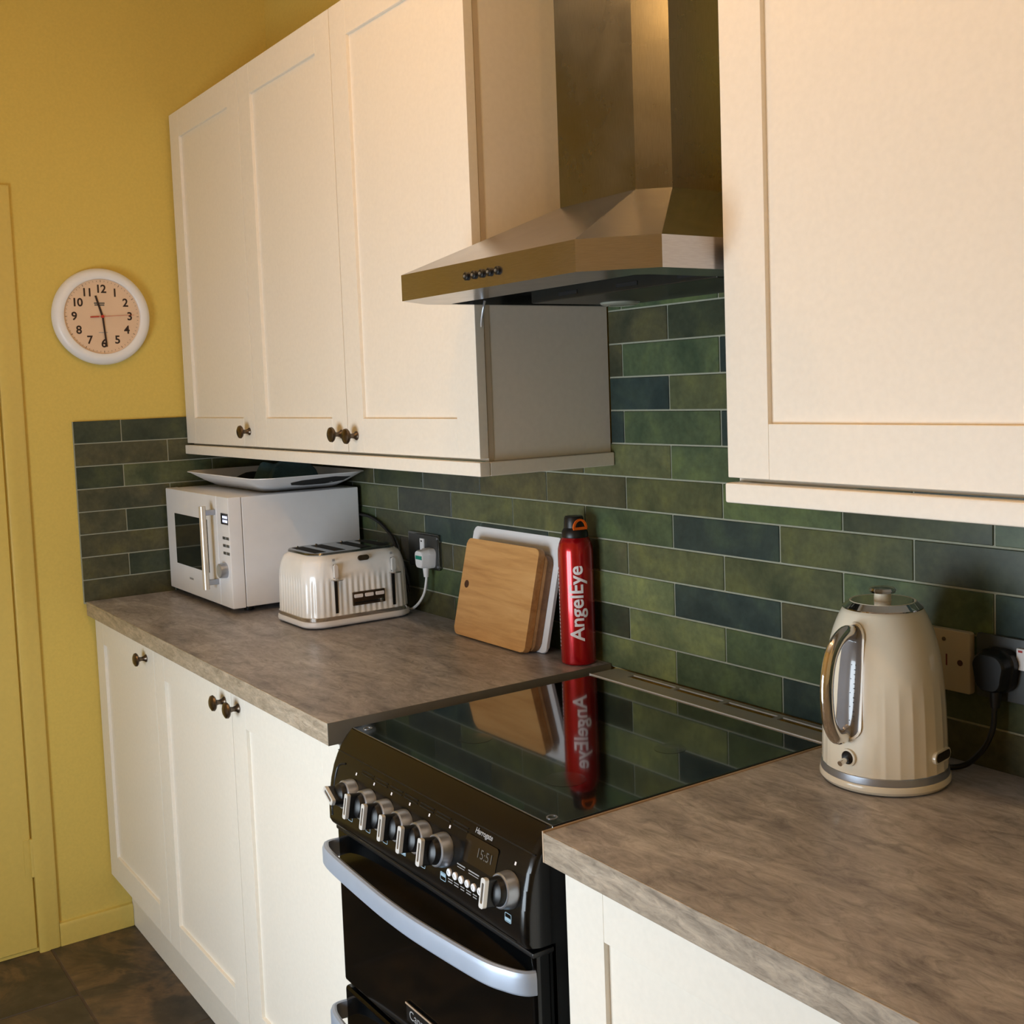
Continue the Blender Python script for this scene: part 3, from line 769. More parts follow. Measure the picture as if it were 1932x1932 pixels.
ds = part('display', Bx(-1.257, -1.2085, MY0 - 0.0006, MY0 + 0.002, 1.136, 1.164), 'screen', mc)
bm = bmesh.new()
for z in (1.1445, 1.1545):
    for x in (-1.240, -1.228, -1.217): box(bm, x - 0.004, x + 0.004, MY0 - 0.0010, MY0 - 0.0005, z - 0.0032, z + 0.0032)
part('digits', bm, 'lcd', ds)
for z in (1.1015, 1.0825, 1.0635):
    for x in (-1.2405, -1.2175): part('key', Bx(x - 0.0095, x + 0.0095, MY0 - 0.0012, MY0, z - 0.0035, z + 0.0035, bev=0.0004, seg=1), 'greysteel', mc)
bm = bmesh.new(); lathe(bm, [(0.0195, 0), (0.0190, 0.012), (0.0180, 0.0175), (0.0165, 0.0185), (0.0, 0.0175)], seg=32, mat=axis_mat((-1.2420, MY0, 1.020), (0, -1, 0)))
part('dial', fix(bm), 'satin', mc, 'chrome dial')
for x, y in ((MX0 + 0.05, MY0 + 0.06), (MX1 - 0.05, MY0 + 0.06), (MX0 + 0.05, MY1 - 0.04), (MX1 - 0.05, MY1 - 0.04)):
    bm = bmesh.new(); lathe(bm, [(0.012, 0), (0.014, MZ0 - ZT + 0.001)], c=(x, y, ZT), seg=16); part('foot', fix(bm), 'blackplastic', mw)
bm = bmesh.new(); tube(bm, [(-1.24, -0.013, 1.13), (-1.17, -0.0075, 1.128), (-1.112, -0.0065, 1.116), (-1.063, -0.0065, 1.095), (-1.03, -0.0065, 1.07), (-0.99, -0.0065, 1.00), (-0.97, -0.0065, 0.95)], 0.0042, 8)
part('cable', bm, 'blackplastic', mw)

# ---- tray on the microwave with folded cloths
tr = thing('tray', 'white serving tray with sloping sides lying on the microwave', 'tray', (-1.44, -0.16, MZ1))
def rect_ring(x0, x1, y0, y1, r, z, nc=5): return [Vector(((x0 + x1) / 2 + x, (y0 + y1) / 2 + y, z)) for x, y in rrect(x1 - x0, y1 - y0, r, nc)]
zt = MZ1 + 0.0005
def tray_ring(f, z, ins=0.0):
    x0 = -1.625 + f * -0.045; x1 = -1.262 + f * 0.135; y0 = -0.248 + f * -0.080; y1 = -0.045 + f * 0.030
    return rect_ring(x0 + ins, x1 - ins, y0 + ins, y1 - ins, 0.03 + 0.02 * f, z)
bm = bmesh.new()
loft(bm, [tray_ring(0, zt), tray_ring(0.45, zt + 0.018), tray_ring(0.90, zt + 0.040), tray_ring(1.0, zt + 0.0425), tray_ring(1.0, zt + 0.0445), tray_ring(0.90, zt + 0.043, 0.0015), tray_ring(0.45, zt + 0.021, 0.002), tray_ring(0.02, zt + 0.003, 0.002)])
part('dish', fix(bm), 'white', tr, sharp=50)
bm = bmesh.new()
def tside(f, y): return Vector((-1.262 + f * 0.135 + 0.0006, y, zt + (0.018 * f / 0.45 if f < 0.45 else 0.018 + 0.022 * (f - 0.45) / 0.45) - 0.0004))
cut = [(0.80, -0.105), (0.70, -0.19), (0.60, -0.215), (0.45, -0.205), (0.35, -0.165), (0.35, -0.105), (0.5, -0.062), (0.72, -0.055)]
bm.faces.new([bm.verts.new(tside(f, y)) for f, y in cut])
part('hand_hole', bm, 'blackcloth', tr, 'dark hand hole')
def folded_cloth(x0, x1, y0, y1, z0, h, seed):
    rnd = random.Random(seed); bm = bmesh.new(); n = 14; rows = []
    ph = [rnd.uniform(0, 6.28) for _ in range(4)]
    for i in range(n + 1):
        row = []
        for j in range(n + 1):
            u, v = i / n, j / n
            e = min(1, 6 * min(u, 1 - u)) * min(1, 6 * min(v, 1 - v))
            z = z0 + 0.002 + h * (e ** 0.5) * (0.72 + 0.28 * math.sin(9 * u + ph[0] + 3 * v) * math.cos(5 * v + ph[1]))
            row.append(bm.verts.new((x0 + (x1 - x0) * u + 0.008 * math.sin(7 * v + ph[2]), y0 + (y1 - y0) * v + 0.006 * math.sin(8 * u + ph[3]), z)))
        rows.append(row)
    for i in range(n):
        for j in range(n): bm.faces.new((rows[i][j], rows[i + 1][j], rows[i + 1][j + 1], rows[i][j + 1]))
    edge = [rows[i][0] for i in range(n)] + [rows[n][j] for j in range(n)] + [rows[i][n] for i in range(n, 0, -1)] + [rows[0][j] for j in range(n, 0, -1)]
    low = [bm.verts.new((v.co.x, v.co.y, z0)) for v in edge]
    for i in range(len(edge)):
        j = (i + 1) % len(edge); bm.faces.new((edge[i], low[i], low[j], edge[j]))
    bm.faces.new(low)
    return fix(bm)
single('folded_cloth', folded_cloth(-1.42, -1.275, -0.225, -0.075, zt + 0.0065, 0.078, 3), 'darkcloth', 'dark teal folded cloth heaped in the white tray', 'cloth', sharp=60)
single('cloth_pad', folded_cloth(-1.60, -1.43, -0.225, -0.085, zt + 0.0055, 0.030, 5), 'blackcloth', 'flat black cloth pad lying in the white tray', 'cloth', sharp=60)

# ================================================================== TOASTER
TX0, TX1, TY0, TY1 = -1.093, -0.874, -0.320, -0.038
tcx, tcy = (TX0 + TX1) / 2, (TY0 + TY1) / 2
tw, td = TX1 - TX0, TY1 - TY0
to = thing('toaster', 'pearl white four-slice toaster with ribbed sides and chrome band', 'toaster', (tcx, tcy, ZT))
def tring(ins, r, z, rib=0.0, n=44):
    """dense rounded rectangle ring, ribs cut in along the straight faces"""
    base = rrect(tw - 2 * ins, td - 2 * ins, r, 8)
    L = []; pts = base + [base[0]]
    for (ax, ay), (bx_, by_) in zip(pts, pts[1:]): L.append(math.hypot(bx_ - ax, by_ - ay))
    tot = sum(L); N = 300; out = []; k = 0; acc = 0.0
    for i in range(N):
        s = tot * i / N
        while acc + L[k] < s: acc += L[k]; k += 1
        f = (s - acc) / L[k] if L[k] else 0
        ax, ay = pts[k]; bx_, by_ = pts[k + 1]
        x, y = ax + (bx_ - ax) * f, ay + (by_ - ay) * f
        nx, ny = by_ - ay, -(bx_ - ax); l = math.hypot(nx, ny) or 1; nx, ny = nx / l, ny / l
        o = -rib * (0.5 - 0.5 * math.cos(2 * PI * s / tot * 60))
        out.append(Vector((tcx + x + nx * o, tcy + y + ny * o, z)))
    return out
zz = ZT
rings = [tring(0.006, 0.045, zz + 0.003), tring(0.001, 0.048, zz + 0.006), tring(0.0, 0.048, zz + 0.010), tring(0.001, 0.048, zz + 0.0175), tring(0.003, 0.048, zz + 0.019)]
bm = bmesh.new(); loft(bm, rings); part('base', fix(bm), 'white', to, sharp=50)
bm = bmesh.new(); loft(bm, [tring(0.0028, 0.048, zz + 0.0188), tring(0.0022, 0.048, zz + 0.0195), tring(0.0022, 0.048, zz + 0.0275), tring(0.0035, 0.048, zz + 0.0285)]); part('chrome_band', fix(bm), 'chrome', to, sharp=50)
bm = bmesh.new(); rs = []
for k in range(19):
    f = k / 18; h = 0.0283 + f * 0.140
    t = max(0, (f - 0.55) / 0.45)
    ins = 0.004 + 0.0035 * f + 0.018 * (1 - math.sqrt(max(0, 1 - t * t)))
    fade = max(0, min(1, (0.66 - f) / 0.12)) * min(1, f / 0.03 + 0.3)
    rs.append(tring(ins, 0.046, zz + h, 0.0022 * fade))
rs.append(tring(0.030, 0.040, zz + 0.171))
loft(bm, rs); part('body', fix(bm), 'pearl', to, sharp=60)
bm = bmesh.new()
topz = zz + 0.1705
rA, rB = tring(0.0255, 0.040, topz - 0.001), tring(0.0275, 0.038, topz + 0.0035)
loft(bm, [rA, rB]); tp = part('top_plate', fix(bm), 'chromeplate', to, 'dark chrome top plate', sharp=50)
for k in range(4):
    y = tcy + (-0.084, -0.034, 0.034, 0.084)[k]
    part('slot', Bx(tcx - 0.066, tcx + 0.064, y - 0.0145, y + 0.0145, topz + 0.0015, topz + 0.0039), 'blackmatt', tp)
    bm = bmesh.new(); lathe(bm, [(0.003, 0), (0.003, 0.004), (0.0, 0.005)], c=(tcx - 0.058, y - 0.004, topz + 0.0036), seg=12); part('slot_pin', fix(bm), 'chrome', tp)
XFt = TX1 - 0.0060
for y in (-0.2470, -0.0965):
    sl = part('lever_slot', Bx(XFt - 0.0030, XFt + 0.0024, y - 0.0038, y + 0.0038, 0.944, 1.058, bev=0.001), 'blackplastic', to)
    bm = bmesh.new(); prism(bm, rrect(0.0092, 0.033, 0.0042, 5), SIDE(XFt, y, 1.042), 0.0, 0.0075, 0.001); lv = part('lever', bm, 'loop', sl)
    bm = bmesh.new(); lathe(bm, [(0.0, 0), (0.0145, 0.001), (0.0150, 0.0025), (0.011, 0.0042), (0.0, 0.005)], c=(XFt + 0.011, y, 1.022), seg=24); part('lever_knob', fix(bm), 'chrome', lv)
    part('printed_mark', Bx(XFt - 0.0045, XFt - 0.0024, y - 0.004, y + 0.002, 1.0655, 1.071), 'textgrey', sl)
bm = bmesh.new(); prism(bm, rrect(0.029, 0.0125, 0.006, 5), SIDE(TX1 - 0.0110, -0.1710, 1.0650) @ Matrix.Rotation(-0.25, 4, 'X'), 0.0, 0.0035, 0.0008); part('badge', bm, 'pewter', to, 'oval metal badge')
cp = part('browning_control', Bx(XFt - 0.003, XFt + 0.0040, -0.2065, -0.1215, 0.9555, 0.9875, bev=0.002), 'pewter', to, 'metal browning control panel')
for k in range(3):
    bm = bmesh.new(); prism(bm, rrect(0.022, 0.0085, 0.002, 4), SIDE(XFt + 0.004, -0.192 + k * 0.028, 0.9785), 0.0, 0.0025, 0.0006); part('button', bm, 'textwhite', cp)
part('slider_track', Bx(XFt + 0.0038, XFt + 0.0044, -0.202, -0.132, 0.9605, 0.9640), 'blackplastic', cp)
part('slider', Bx(XFt + 0.0040, XFt + 0.0100, -0.1375, -0.1300, 0.9585, 0.9665, bev=0.0015), 'chrome', cp)
for x, y in ((TX0 + 0.04, TY0 + 0.04), (TX1 - 0.04, TY0 + 0.04), (TX0 + 0.04, TY1 - 0.04), (TX1 - 0.04, TY1 - 0.04)):
    bm = bmesh.new(); lathe(bm, [(0.010, 0), (0.011, 0.005)], c=(x, y, ZT), seg=14); part('foot', fix(bm), 'blackplastic', to)

# ================================================================== CUTTING BOARDS
def leaning_board(name, label, mat, x0, x1, length, th, yfront, lean, rc, hole=None):
    """rounded board, local x along the wall, y up the board, z towards the room"""
    t = thing(name, label, 'cutting board', ((x0 + x1) / 2, yfront, ZT), None)
    ca, sa = math.cos(lean), math.sin(lean)
    ax, ay, az = Vector((1, 0, 0)), Vector((0, sa, ca)), Vector((0, -ca, sa))
    # the back lower edge stands on the worktop, the front face is lifted by th*sin(lean)
    org = Vector(((x0 + x1) / 2, yfront, ZT + 0.0006))
    m = Matrix((ax, ay, az)).transposed().to_4x4(); m.translation = org
    bm = bmesh.new()
    out = [(x, y + length / 2) for x, y in rrect(x1 - x0, length, rc, 6)]
    prism(bm, out, m, -th, 0.0, 0.0022)
    lo = min(v.co.z for v in bm.verts); bmesh.ops.translate(bm, verts=bm.verts[:], vec=(0, 0, ZT + 0.0004 - lo))
    part('board', bm, mat, t)
    if hole:
        hm = m @ Matrix.Translation((hole[0], hole[1], 0.0)); hm.translation.z += ZT + 0.0004 - lo
        b2 = bmesh.new(); lathe(b2, [(0.0085, -0.0005), (0.0085, 0.0004), (0.0, 0.0003)], seg=24, mat=hm); part('finger_hole', fix(b2), 'holebrown', t, 'dark drilled hole')
    return t
LEAN = math.radians(13.0)
leaning_board('cutting_board', 'pale wooden cutting board with a small hole, front of the leaning boards', 'wood', -0.6265, -0.3540, 0.2130, 0.0165, -0.0885, LEAN, 0.013, (-0.112, 0.112))
leaning_board('cutting_board', 'darker wooden cutting board between the pale and the white board', 'wood2', -0.600, -0.3440, 0.2000, 0.0155, -0.0708, LEAN, 0.020)
leaning_board('cutting_board', 'thin white plastic cutting board against the green tiles', 'white', -0.658, -0.3265, 0.2360, 0.0070, -0.0543, LEAN, 0.012)

# ================================================================== FIRE EXTINGUISHER
ex, ey = -0.2350, -0.0405
fe = thing('fire_extinguisher', 'red aerosol fire extinguisher with black cap and orange ring', 'fire extinguisher', (ex, ey, ZT))
bm = bmesh.new(); RE = 0.0345
lathe(bm, [(0.031, 0.0), (0.0335, 0.0015), (RE, 0.005), (RE, 0.215), (0.0340, 0.225), (0.0320, 0.235), (0.0285, 0.243), (0.0245, 0.248)], c=(ex, ey, ZT), seg=56)
part('canister', fix(bm), 'red', fe, sharp=50)
bm = bmesh.new(); lathe(bm, [(0.0250, 0.2465), (0.0262, 0.250), (0.0250, 0.259), (0.0215, 0.2645), (0.0200, 0.2660)], c=(ex, ey, ZT), seg=40)
part('collar', fix(bm), 'blackplastic', fe)
bm = bmesh.new(); lathe(bm, [(0.0200, 0.265), (0.0196, 0.276), (0.0185, 0.285), (0.0165, 0.288), (0.0, 0.2885)], c=(ex - 0.002, ey, ZT), seg=36)
part('cap', fix(bm), 'blackplastic', fe)
vdir = math.atan2(CAM.y - ey, CAM.x - ex)
td_ = vdir + 0.50
tn = Vector((math.cos(td_), math.sin(td_), 0)); ts = Vector((-math.sin(td_), math.cos(td_), 0))
c0 = Vector((ex, ey, ZT + 0.2655)) + tn * 0.0215
arc = [c0 + ts * (0.0135 * math.cos(a)) + Vector((0, 0, 0.0165 * math.sin(a))) for a in [PI * k / 14 for k in range(15)]]
bm = bmesh.new(); sweep(bm, arc, [(-0.002, -0.0018), (0.002, -0.0018), (0.002, 0.0018), (-0.002, 0.0018)], up=tuple(tn))
sweep(bm, [arc[0] - ts * -0.001, arc[-1] - ts * 0.001], [(-0.002, -0.0025), (0.002, -0.0025), (0.002, 0.0025), (-0.002, 0.0025)])
part('pull_ring', bm, 'orange', fe, 'orange safety ring')
bm = text_bm('AngelEye', 0.0385, slices=14, bold=0.0007, extrude=0.0)
xs_ = [v.co.x for v in bm.verts]; ys_ = [v.co.y for v in bm.verts]
xm, ym = (max(xs_) + min(xs_)) / 2, (max(ys_) + min(ys_)) / 2
sx = 0.147 / (max(xs_) - min(xs_))
for v in bm.verts:
    a = vdir + 0.10 - (v.co.y - ym) / RE
    z = ZT + 0.1215 + (v.co.x - xm) * sx
    v.co = Vector((ex + (RE + 0.0004) * math.cos(a), ey + (RE + 0.0004) * math.sin(a), z))
part('lettering', bm, 'textwhite', fe, 'white lettering reading AngelEye', sharp=60)

bm = bmesh.new()
for k in range(22):
    z = ZT + 0.034 + k * 0.0072
    l = 0.0045 if k % 4 else 0.003
    ring = []
    for a in (vdir - 1.42, vdir - 1.28):
        for zz_ in ((z, z + l) if a < vdir - 1.35 else (z + l, z)):
            ring.append(bm.verts.new((ex + (RE + 0.0003) * math.cos(a), ey + (RE + 0.0003) * math.sin(a), zz_)))
    bm.faces.new(ring)
part('fine_print', bm, 'textwhite', fe, 'column of fine white print', kind='stuff')

# ================================================================== KETTLE
kx, ky = 0.556, -0.135
ke = thing('kettle', 'cream fluted electric kettle with chrome handle on the right worktop', 'kettle', (kx, ky, ZT))
HA = math.radians(-87)
def klathe(prof, seg=48): 
    b = bmesh.new(); lathe(b, prof, c=(kx, ky, ZT), seg=seg); return fix(b)
part('base', klathe([(0.070, 0.0005), (0.0815, 0.002), (0.0845, 0.006), (0.0845, 0.011), (0.083, 0.0135)], 64), 'creamenamel', ke)
part('chrome_band', klathe([(0.0825, 0.0134), (0.0830, 0.0145), (0.0822, 0.0228), (0.0812, 0.0236)], 64), 'satin', ke)
KP = [(0.0235, 0.0812), (0.040, 0.0808), (0.070, 0.0800), (0.100, 0.0788), (0.125, 0.0772), (0.150, 0.0746), (0.170, 0.0718), (0.188, 0.0683), (0.202, 0.0645), (0.214, 0.0600), (0.223, 0.0560), (0.230, 0.0522), (0.2325, 0.0505)]
def krad(h):
    for (h1, r1), (h2, r2) in zip(KP, KP[1:]):
        if h <= h2: return r1 + (r2 - r1) * max(0, (h - h1)) / (h2 - h1)
    return KP[-1][1]
bm = bmesh.new(); rings = []
NS = 336
for k in range(45):
    h = 0.0235 + (0.2325 - 0.0235) * k / 44
    fade = max(0.0, min(1.0, (0.150 - h) / 0.035))
    ring = []
    for i in range(NS):
        a = 2 * PI * i / NS
        da = abs((a - HA + PI) % (2 * PI) - PI)
        ff = fade * max(0.0, min(1.0, (da - 0.50) / 0.12)) if h > 0.068 else fade * max(0.0, min(1.0, (da - 0.42) / 0.12))
        sN = (a * 28 / (2 * PI)) % 1.0 - 0.5
        rr = krad(h) * (1 - ff * 1.7 * (1 - math.cos(PI / 28) / math.cos(sN * 2 * PI / 28)))
        ring.append(Vector((kx + rr * math.cos(a), ky + rr * math.sin(a), ZT + h)))
    rings.append(ring)
loft(bm, rings); part('body', fix(bm), 'creamenamel', ke, sharp=60)
part('lid_ring', klathe([(0.0515, 0.2318), (0.0518, 0.2335), (0.0440, 0.2405), (0.0425, 0.2408)], 56), 'chrome', ke)
ld = part('lid', klathe([(0.0428, 0.2395), (0.0425, 0.2412), (0.036, 0.2400), (0.014, 0.2380), (0.0115, 0.2385), (0.0105, 0.2505), (0.0, 0.2505)], 48), 'creamlid', ke)
part('lid_knob', klathe([(0.0100, 0.2495), (0.0165, 0.2515), (0.0180, 0.2545), (0.0160, 0.2575), (0.009, 0.2590), (0.0, 0.2593)], 32), 'chrome', ld)
hd = Vector((math.cos(HA), math.sin(HA), 0)); hs = Vector((-math.sin(HA), math.cos(HA), 0))
def kp(rad, h, s=0.0): return Vector((kx, ky, ZT + h)) + hd * rad + hs * s
def on_kettle(a_off, h, lift):
    r_ = krad(h) + lift; a = HA + a_off
    return Vector((kx + r_ * math.cos(a), ky + r_ * math.sin(a), ZT + h))
# water window: bowed capsule following the body, with raised rim
def capsule(hw, h0, h1, n=10):
    out = []
    for k in range(n + 1):
        a = PI * k / n; out.append((hw * math.cos(a), h1 + hw * math.sin(a)))
    for k in range(n + 1):
        a = PI + PI * k / n; out.append((hw * math.cos(a), h0 + hw * math.sin(a)))
    return out
def wrap_ring(outl, lift): return [on_kettle(s / 0.075, h, lift) for s, h in outl]
bm = bmesh.new(); loft(bm, [wrap_ring(capsule(0.0195, 0.0885, 0.2005), 0.0006), wrap_ring(capsule(0.0195, 0.0885, 0.2005), 0.0034), wrap_ring(capsule(0.0165, 0.0885, 0.2005), 0.0034), wrap_ring(capsule(0.0165, 0.0885, 0.2005), 0.0004)], False, False)
part('window_rim', fix(bm), 'creamenamel', ke)
bm = bmesh.new()
nn = 24; cols = 7
for i in range(nn):
    pass
def wwid(h):
    if h > 0.2005: return math.sqrt(max(0, 0.0165 ** 2 - (h - 0.2005) ** 2))
    if h < 0.0885: return math.sqrt(max(0, 0.0165 ** 2 - (0.0885 - h) ** 2))
    return 0.0165
hsamp = [0.0725 + (0.2165 - 0.0725) * i / 40 for i in range(41)]
grid = [[bm.verts.new(on_kettle((wwid(h) * (2 * j / cols - 1)) / 0.075, h, 0.0014)) for j in range(cols + 1)] for h in hsamp]
for i in range(40):
    for j in range(cols): bm.faces.new((grid[i][j], grid[i][j + 1], grid[i + 1][j + 1], grid[i + 1][j]))
bmesh.ops.remove_doubles(bm, verts=bm.verts[:], dist=1e-6)
ww = part('water_window', fix(bm), 'gauge', ke, 'grey water level window')
bm = bmesh.new()
for k in range(13):
    h = 0.095 + k * 0.006
    for s in (0.0095, 0.0035 if k % 3 == 0 else 0.0082):
        p_ = on_kettle(s / 0.075, h, 0.0016)
        bmesh.ops.create_icosphere(bm, subdivisions=1, radius=0.0006, matrix=Matrix.Translation(p_))
part('level_marks', bm, 'gaugemark', ww)
hp = smooth_path([kp(krad(0.2035) - 0.002, 0.2045), kp(0.0800, 0.2085), kp(0.0975, 0.2010), kp(0.1120, 0.1830), kp(0.1200, 0.1550), kp(0.1210, 0.1250), kp(0.1165, 0.0985), kp(0.1050, 0.0800), kp(0.0920, 0.0755), kp(krad(0.08) - 0.002, 0.0790)], 6)
bm = bmesh.new(); sweep(bm, hp, [(x * 1.0, y * 0.72) for x, y in circ(0.0105, 16)], up=tuple(hs))
sect_fix = bm
part('handle', bm, 'chrome', ke, 'polished chrome loop handle', sharp=60)
sw = bmesh.new(); lathe(sw, [(0.0085, -0.002), (0.0090, 0.0015), (0.0078, 0.0024), (0.0060, 0.0015), (0.0, 0.0012)], seg=24, mat=axis_mat(on_kettle(0.02, 0.0455, 0.0), hd))
so = part('switch_recess', fix(sw), 'blackplastic', ke)
sw = bmesh.new(); ring_prism(sw, circ(0.0115, 28), circ(0.0088, 28), axis_mat(on_kettle(0.02, 0.0455, 0.0), hd), -0.002, 0.0026); part('switch_rim', sw, 'creamenamel', so)
sw = bmesh.new(); p0 = on_kettle(0.02, 0.0440, -0.001); sweep(sw, [p0, p0 + hd * 0.010 - Vector((0, 0, 0.001)), p0 + hd * 0.019 - Vector((0, 0, 0.003))], circ(0.0036, 14)); part('switch_lever', sw, 'chrome', so)
ba = math.radians(10)
bpos = Vector((kx + 0.0800 * math.cos(ba), ky + 0.0800 * math.sin(ba), ZT + 0.0455))
bn = Vector((math.cos(ba), math.sin(ba), 0.015)).normalized()
bmat = axis_mat(bpos, bn, (-math.sin(ba), math.cos(ba), 0))
sw = bmesh.new(); prism(sw, rrect(0.044, 0.0165, 0.008, 5), bmat, -0.006, 0.0020, 0.0008); bo = part('badge', sw, 'creamenamel', ke)
sw = bmesh.new(); prism(sw, rrect(0.038, 0.0115, 0.0056, 5), bmat, 0.0018, 0.0026); part('badge_plate', sw, 'pewter', bo)

# ================================================================== SOCKETS AND PLUGS
# chrome double socket behind the toaster, two usb ports
s1 = thing('wall_socket', 'polished metal double socket behind the toaster', 'socket', (-0.880, -0.0005, 1.065))
bm = bmesh.new(); prism(bm, rrect(0.146, 0.086, 0.004, 4), FRONT(-0.884, -0.0004, 1.064), 0.0, 0.0075, 0.0015); part('face_plate', bm, 'chromeplate', s1)
part('insert', Bx(-0.952, -0.816, -0.0084, -0.0078, 1.026, 1.102), 'greysteel', s1)
bm = bmesh.new(); box(bm, -0.893, -0.875, -0.0125, -0.0083, 1.064, 1.094, bev=0.001); part('rocker_switch', bm, 'white', s1)
part('rocker_mark', Bx(-0.888, -0.881, -0.0128, -0.0124, 1.086, 1.089), 'blackplastic', s1)
for z in (1.030, 1.098):
    bm = bmesh.new(); lathe(bm, [(0.003, 0), (0.0028, 0.0012), (0, 0.0014)], seg=12, mat=axis_mat((-0.8165, -0.0079, z), (0, -1, 0))); part('screw', fix(bm), 'satin', s1)
def plug(name, label, x, z, y0, matn, cable, rc, band=None, w=0.046, h=0.050, dpt=0.034, cr=0.013):
    t = thing(name, label, 'plug', (x, y0, z))
    bm = bmesh.new(); m = FRONT(x, y0, z)
    outl = [(px_ * (1.0 if py_ > -0.01 else 0.86), py_) for px_, py_ in rrect(w, h, cr, 6)]
    loft(bm, [[m @ Vector((a, b, 0.0)) for a, b in outl], [m @ Vector((a, b, dpt * 0.45)) for a, b in outl], [m @ Vector((a * 0.90, b * 0.92, dpt * 0.55)) for a, b in outl], [m @ Vector((a * 0.86, b * 0.88, dpt * 0.9)) for a, b in outl], [m @ Vector((a * 0.76, b * 0.80, dpt)) for a, b in outl]])
    part('body', fix(bm), matn, t)
    if band: part('label_band', Bx(x - w * 0.30, x + w * 0.36, y0 - dpt - 0.0006, y0 - dpt + 0.003, z + 0.000, z + 0.009), band, t, 'green printed band')
    bm = bmesh.new(); lathe(bm, [(0.0085, 0.0), (0.0075, 0.010), (0.0062, 0.024)], seg=16, mat=axis_mat((x, y0 - dpt * 0.45, z - h / 2 + 0.004), (0, 0, -1))); part('strain_relief', fix(bm), matn, t)
    bm = bmesh.new(); tube(bm, cable, rc, 10, up=(0, 1, 0)); part('cable', bm, matn, t)
    return t
px1, pz1 = -0.845, 1.050
plug('mains_plug', 'white mains plug with green band in the socket behind the toaster', px1, pz1, -0.0088, 'white',
     [(px1, -0.0242, pz1 - 0.040), (px1, -0.026, 0.995), (px1 - 0.004, -0.030, 0.968), (px1 - 0.020, -0.034, 0.945), (px1 - 0.045, -0.035, 0.928), (px1 - 0.075, -0.033, 0.918), (px1 - 0.12, -0.030, 0.9145), (px1 - 0.16, -0.028, 0.9145)], 0.0032, 'teal', w=0.044, h=0.048, dpt=0.036)
s2 = thing('wall_socket', 'cream blank wall plate behind the kettle', 'socket', (0.560, -0.0005, 1.051))
bm = bmesh.new(); prism(bm, rrect(0.086, 0.086, 0.004, 4), FRONT(0.5605, -0.0004, 1.0515), 0.0, 0.012, 0.0022); part('face_plate', bm, 'creamplastic', s2)
bm = bmesh.new(); lathe(bm, [(0.0042, -0.001), (0.0042, 0.0005), (0, 0.0003)], seg=18, mat=axis_mat((0.5880, -0.0124, 1.0505), (0, -1, 0))); part('cord_hole', fix(bm), 'holebrown', s2)
part('neon_mark', Bx(0.5660, 0.5680, -0.0130, -0.0122, 1.044, 1.060), 'darkred', s2)
bm = bmesh.new(); lathe(bm, [(0.0028, -0.001), (0.0028, 0.0008), (0, 0.0008)], seg=14, mat=axis_mat((0.5630, -0.0124, 1.0805), (0, -1, 0))); part('screw', fix(bm), 'pewter', s2)
s3 = thing('wall_socket', 'grey metal double socket right of the cream blank plate', 'socket', (0.6815, -0.0005, 1.0525))
bm = bmesh.new(); prism(bm, rrect(0.146, 0.087, 0.003, 4), FRONT(0.6825, -0.0004, 1.0525), 0.0, 0.0065, 0.0012); part('face_plate', bm, 'greysteel', s3)
for x in (0.6705, 0.7015):
    rk = part('rocker_switch', Bx(x, x + 0.019, -0.0115, -0.0066, 1.0560, 1.0850, bev=0.0012), 'white', s3)
    part('rocker_mark', Bx(x + 0.003, x + 0.009, -0.0118, -0.0113, 1.0800, 1.0828), 'redplastic', rk)
px2, pz2 = 0.6470, 1.0520
plug('mains_plug', 'black mains plug in the grey metal socket beside the kettle', px2, pz2, -0.0070, 'blackplastic',
     [(px2, -0.0225, pz2 - 0.042), (px2, -0.024, 0.998), (px2 - 0.001, -0.026, 0.975), (px2 - 0.008, -0.030, 0.952), (px2 - 0.020, -0.034, 0.934), (px2 - 0.032, -0.038, 0.921), (px2 - 0.045, -0.045, 0.9150), (px2 - 0.058, -0.055, 0.9142)], 0.0038, w=0.055, h=0.058, dpt=0.034, cr=0.019)

# ================================================================== CLOCK
cy_, cz_ = -0.5160, 1.6835
ck = thing('wall_clock', 'round white wall clock on the yellow wall', 'clock', (XW, cy_, cz_))
CM = axis_mat((XW, cy_, cz_), (1, 0, 0), (0, 1, 0))      # local x -> +Y (right), y -> +Z, z -> into the room
RC = 0.1305
bm = bmesh.new(); lathe(bm, [(RC - 0.012, 0.0005), (RC - 0.002, 0.004), (RC, 0.014), (RC - 0.004, 0.026), (RC - 0.014, 0.032), (RC - 0.024, 0.0325), (RC - 0.029, 0.029), (RC - 0.0295, 0.022)], seg=72, mat=CM)
part('rim', fix(bm), 'white', ck, sharp=50)
bm = bmesh.new(); lathe(bm, [(RC - 0.028, 0.018), (RC - 0.028, 0.0225), (0, 0.0225)], seg=64, mat=CM)
dial = part('dial', fix(bm), 'clockface', ck)
def dialM(x, y, lift, ang=0.0): return CM @ Matrix.Translation((x, y, lift)) @ Matrix.Rotation(ang, 4, 'Z')
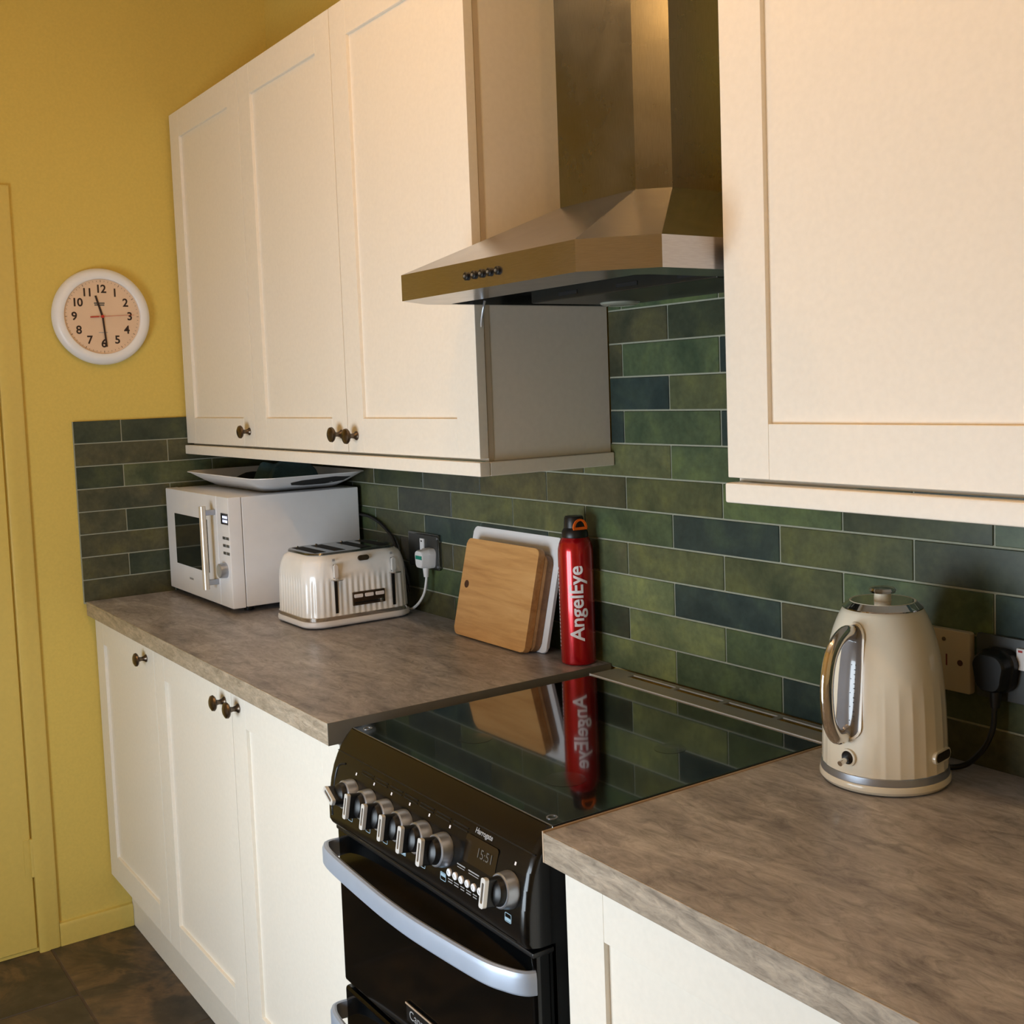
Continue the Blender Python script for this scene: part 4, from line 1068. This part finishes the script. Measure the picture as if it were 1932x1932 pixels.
for hnum in range(1, 13):
    a = PI / 2 - hnum * PI / 6; rn = 0.0735
    part('numeral', place(text_bm(str(hnum), 0.0305, bold=0.0007, spacing=0.92), dialM(rn * math.cos(a), rn * math.sin(a), 0.0228)), 'textblack', dial)
for k in range(60):
    a = PI / 2 - k * PI / 30; big = k % 5 == 0
    w, l = (0.0012, 0.0055) if big else (0.0007, 0.0035)
    b = bmesh.new(); prism(b, [(-l / 2, -w / 2), (l / 2, -w / 2), (l / 2, w / 2), (-l / 2, w / 2)], dialM(0.0950 * math.cos(a), 0.0950 * math.sin(a), 0.0, a), 0.0225, 0.0228)
    part('minute_mark', b, 'textblack', dial)
bm = bmesh.new()
for y0_, w in ((0.0360, 0.028), (0.0310, 0.026)):
    prism(bm, [(-w / 2, -0.0018), (w / 2, -0.0018), (w / 2, 0.0018), (-w / 2, 0.0018)], dialM(-0.006, y0_, 0), 0.0225, 0.0227)
part('maker_mark', bm, 'greysteel', dial)
bm = bmesh.new(); prism(bm, [(-0.012, -0.0008), (0.012, -0.0008), (0.012, 0.0008), (-0.012, 0.0008)], dialM(0.0, -0.043, 0), 0.0225, 0.0227); part('maker_mark', bm, 'textgrey', dial)
def hand(name, ang_deg, l, tail, w0, w1, h, mat):
    a = PI / 2 - math.radians(ang_deg)
    b = bmesh.new(); prism(b, [(-tail, -w0 / 2), (l, -w1 / 2), (l, w1 / 2), (-tail, w0 / 2)], dialM(0, 0, 0, a), h, h + 0.0008); return part(name, b, mat, ck)
hand('hour_hand', 344.7, 0.0580, 0.004, 0.0056, 0.0050, 0.0240, 'textblack')
hand('minute_hand', 175.5, 0.0820, 0.004, 0.0048, 0.0044, 0.0252, 'textblack')
hand('second_hand', 87.0, 0.0850, 0.032, 0.0012, 0.0007, 0.0264, 'redplastic')
b = bmesh.new(); prism(b, [(-0.033, -0.0016), (-0.010, -0.0016), (-0.010, 0.0016), (-0.033, 0.0016)], dialM(0, 0, 0, PI / 2 - math.radians(87)), 0.0264, 0.0273); part('second_hand_tail', b, 'redplastic', ck)
bm = bmesh.new(); lathe(bm, [(0.0042, 0.0225), (0.0042, 0.0276), (0, 0.028)], seg=18, mat=CM); part('hub', fix(bm), 'redplastic', ck)
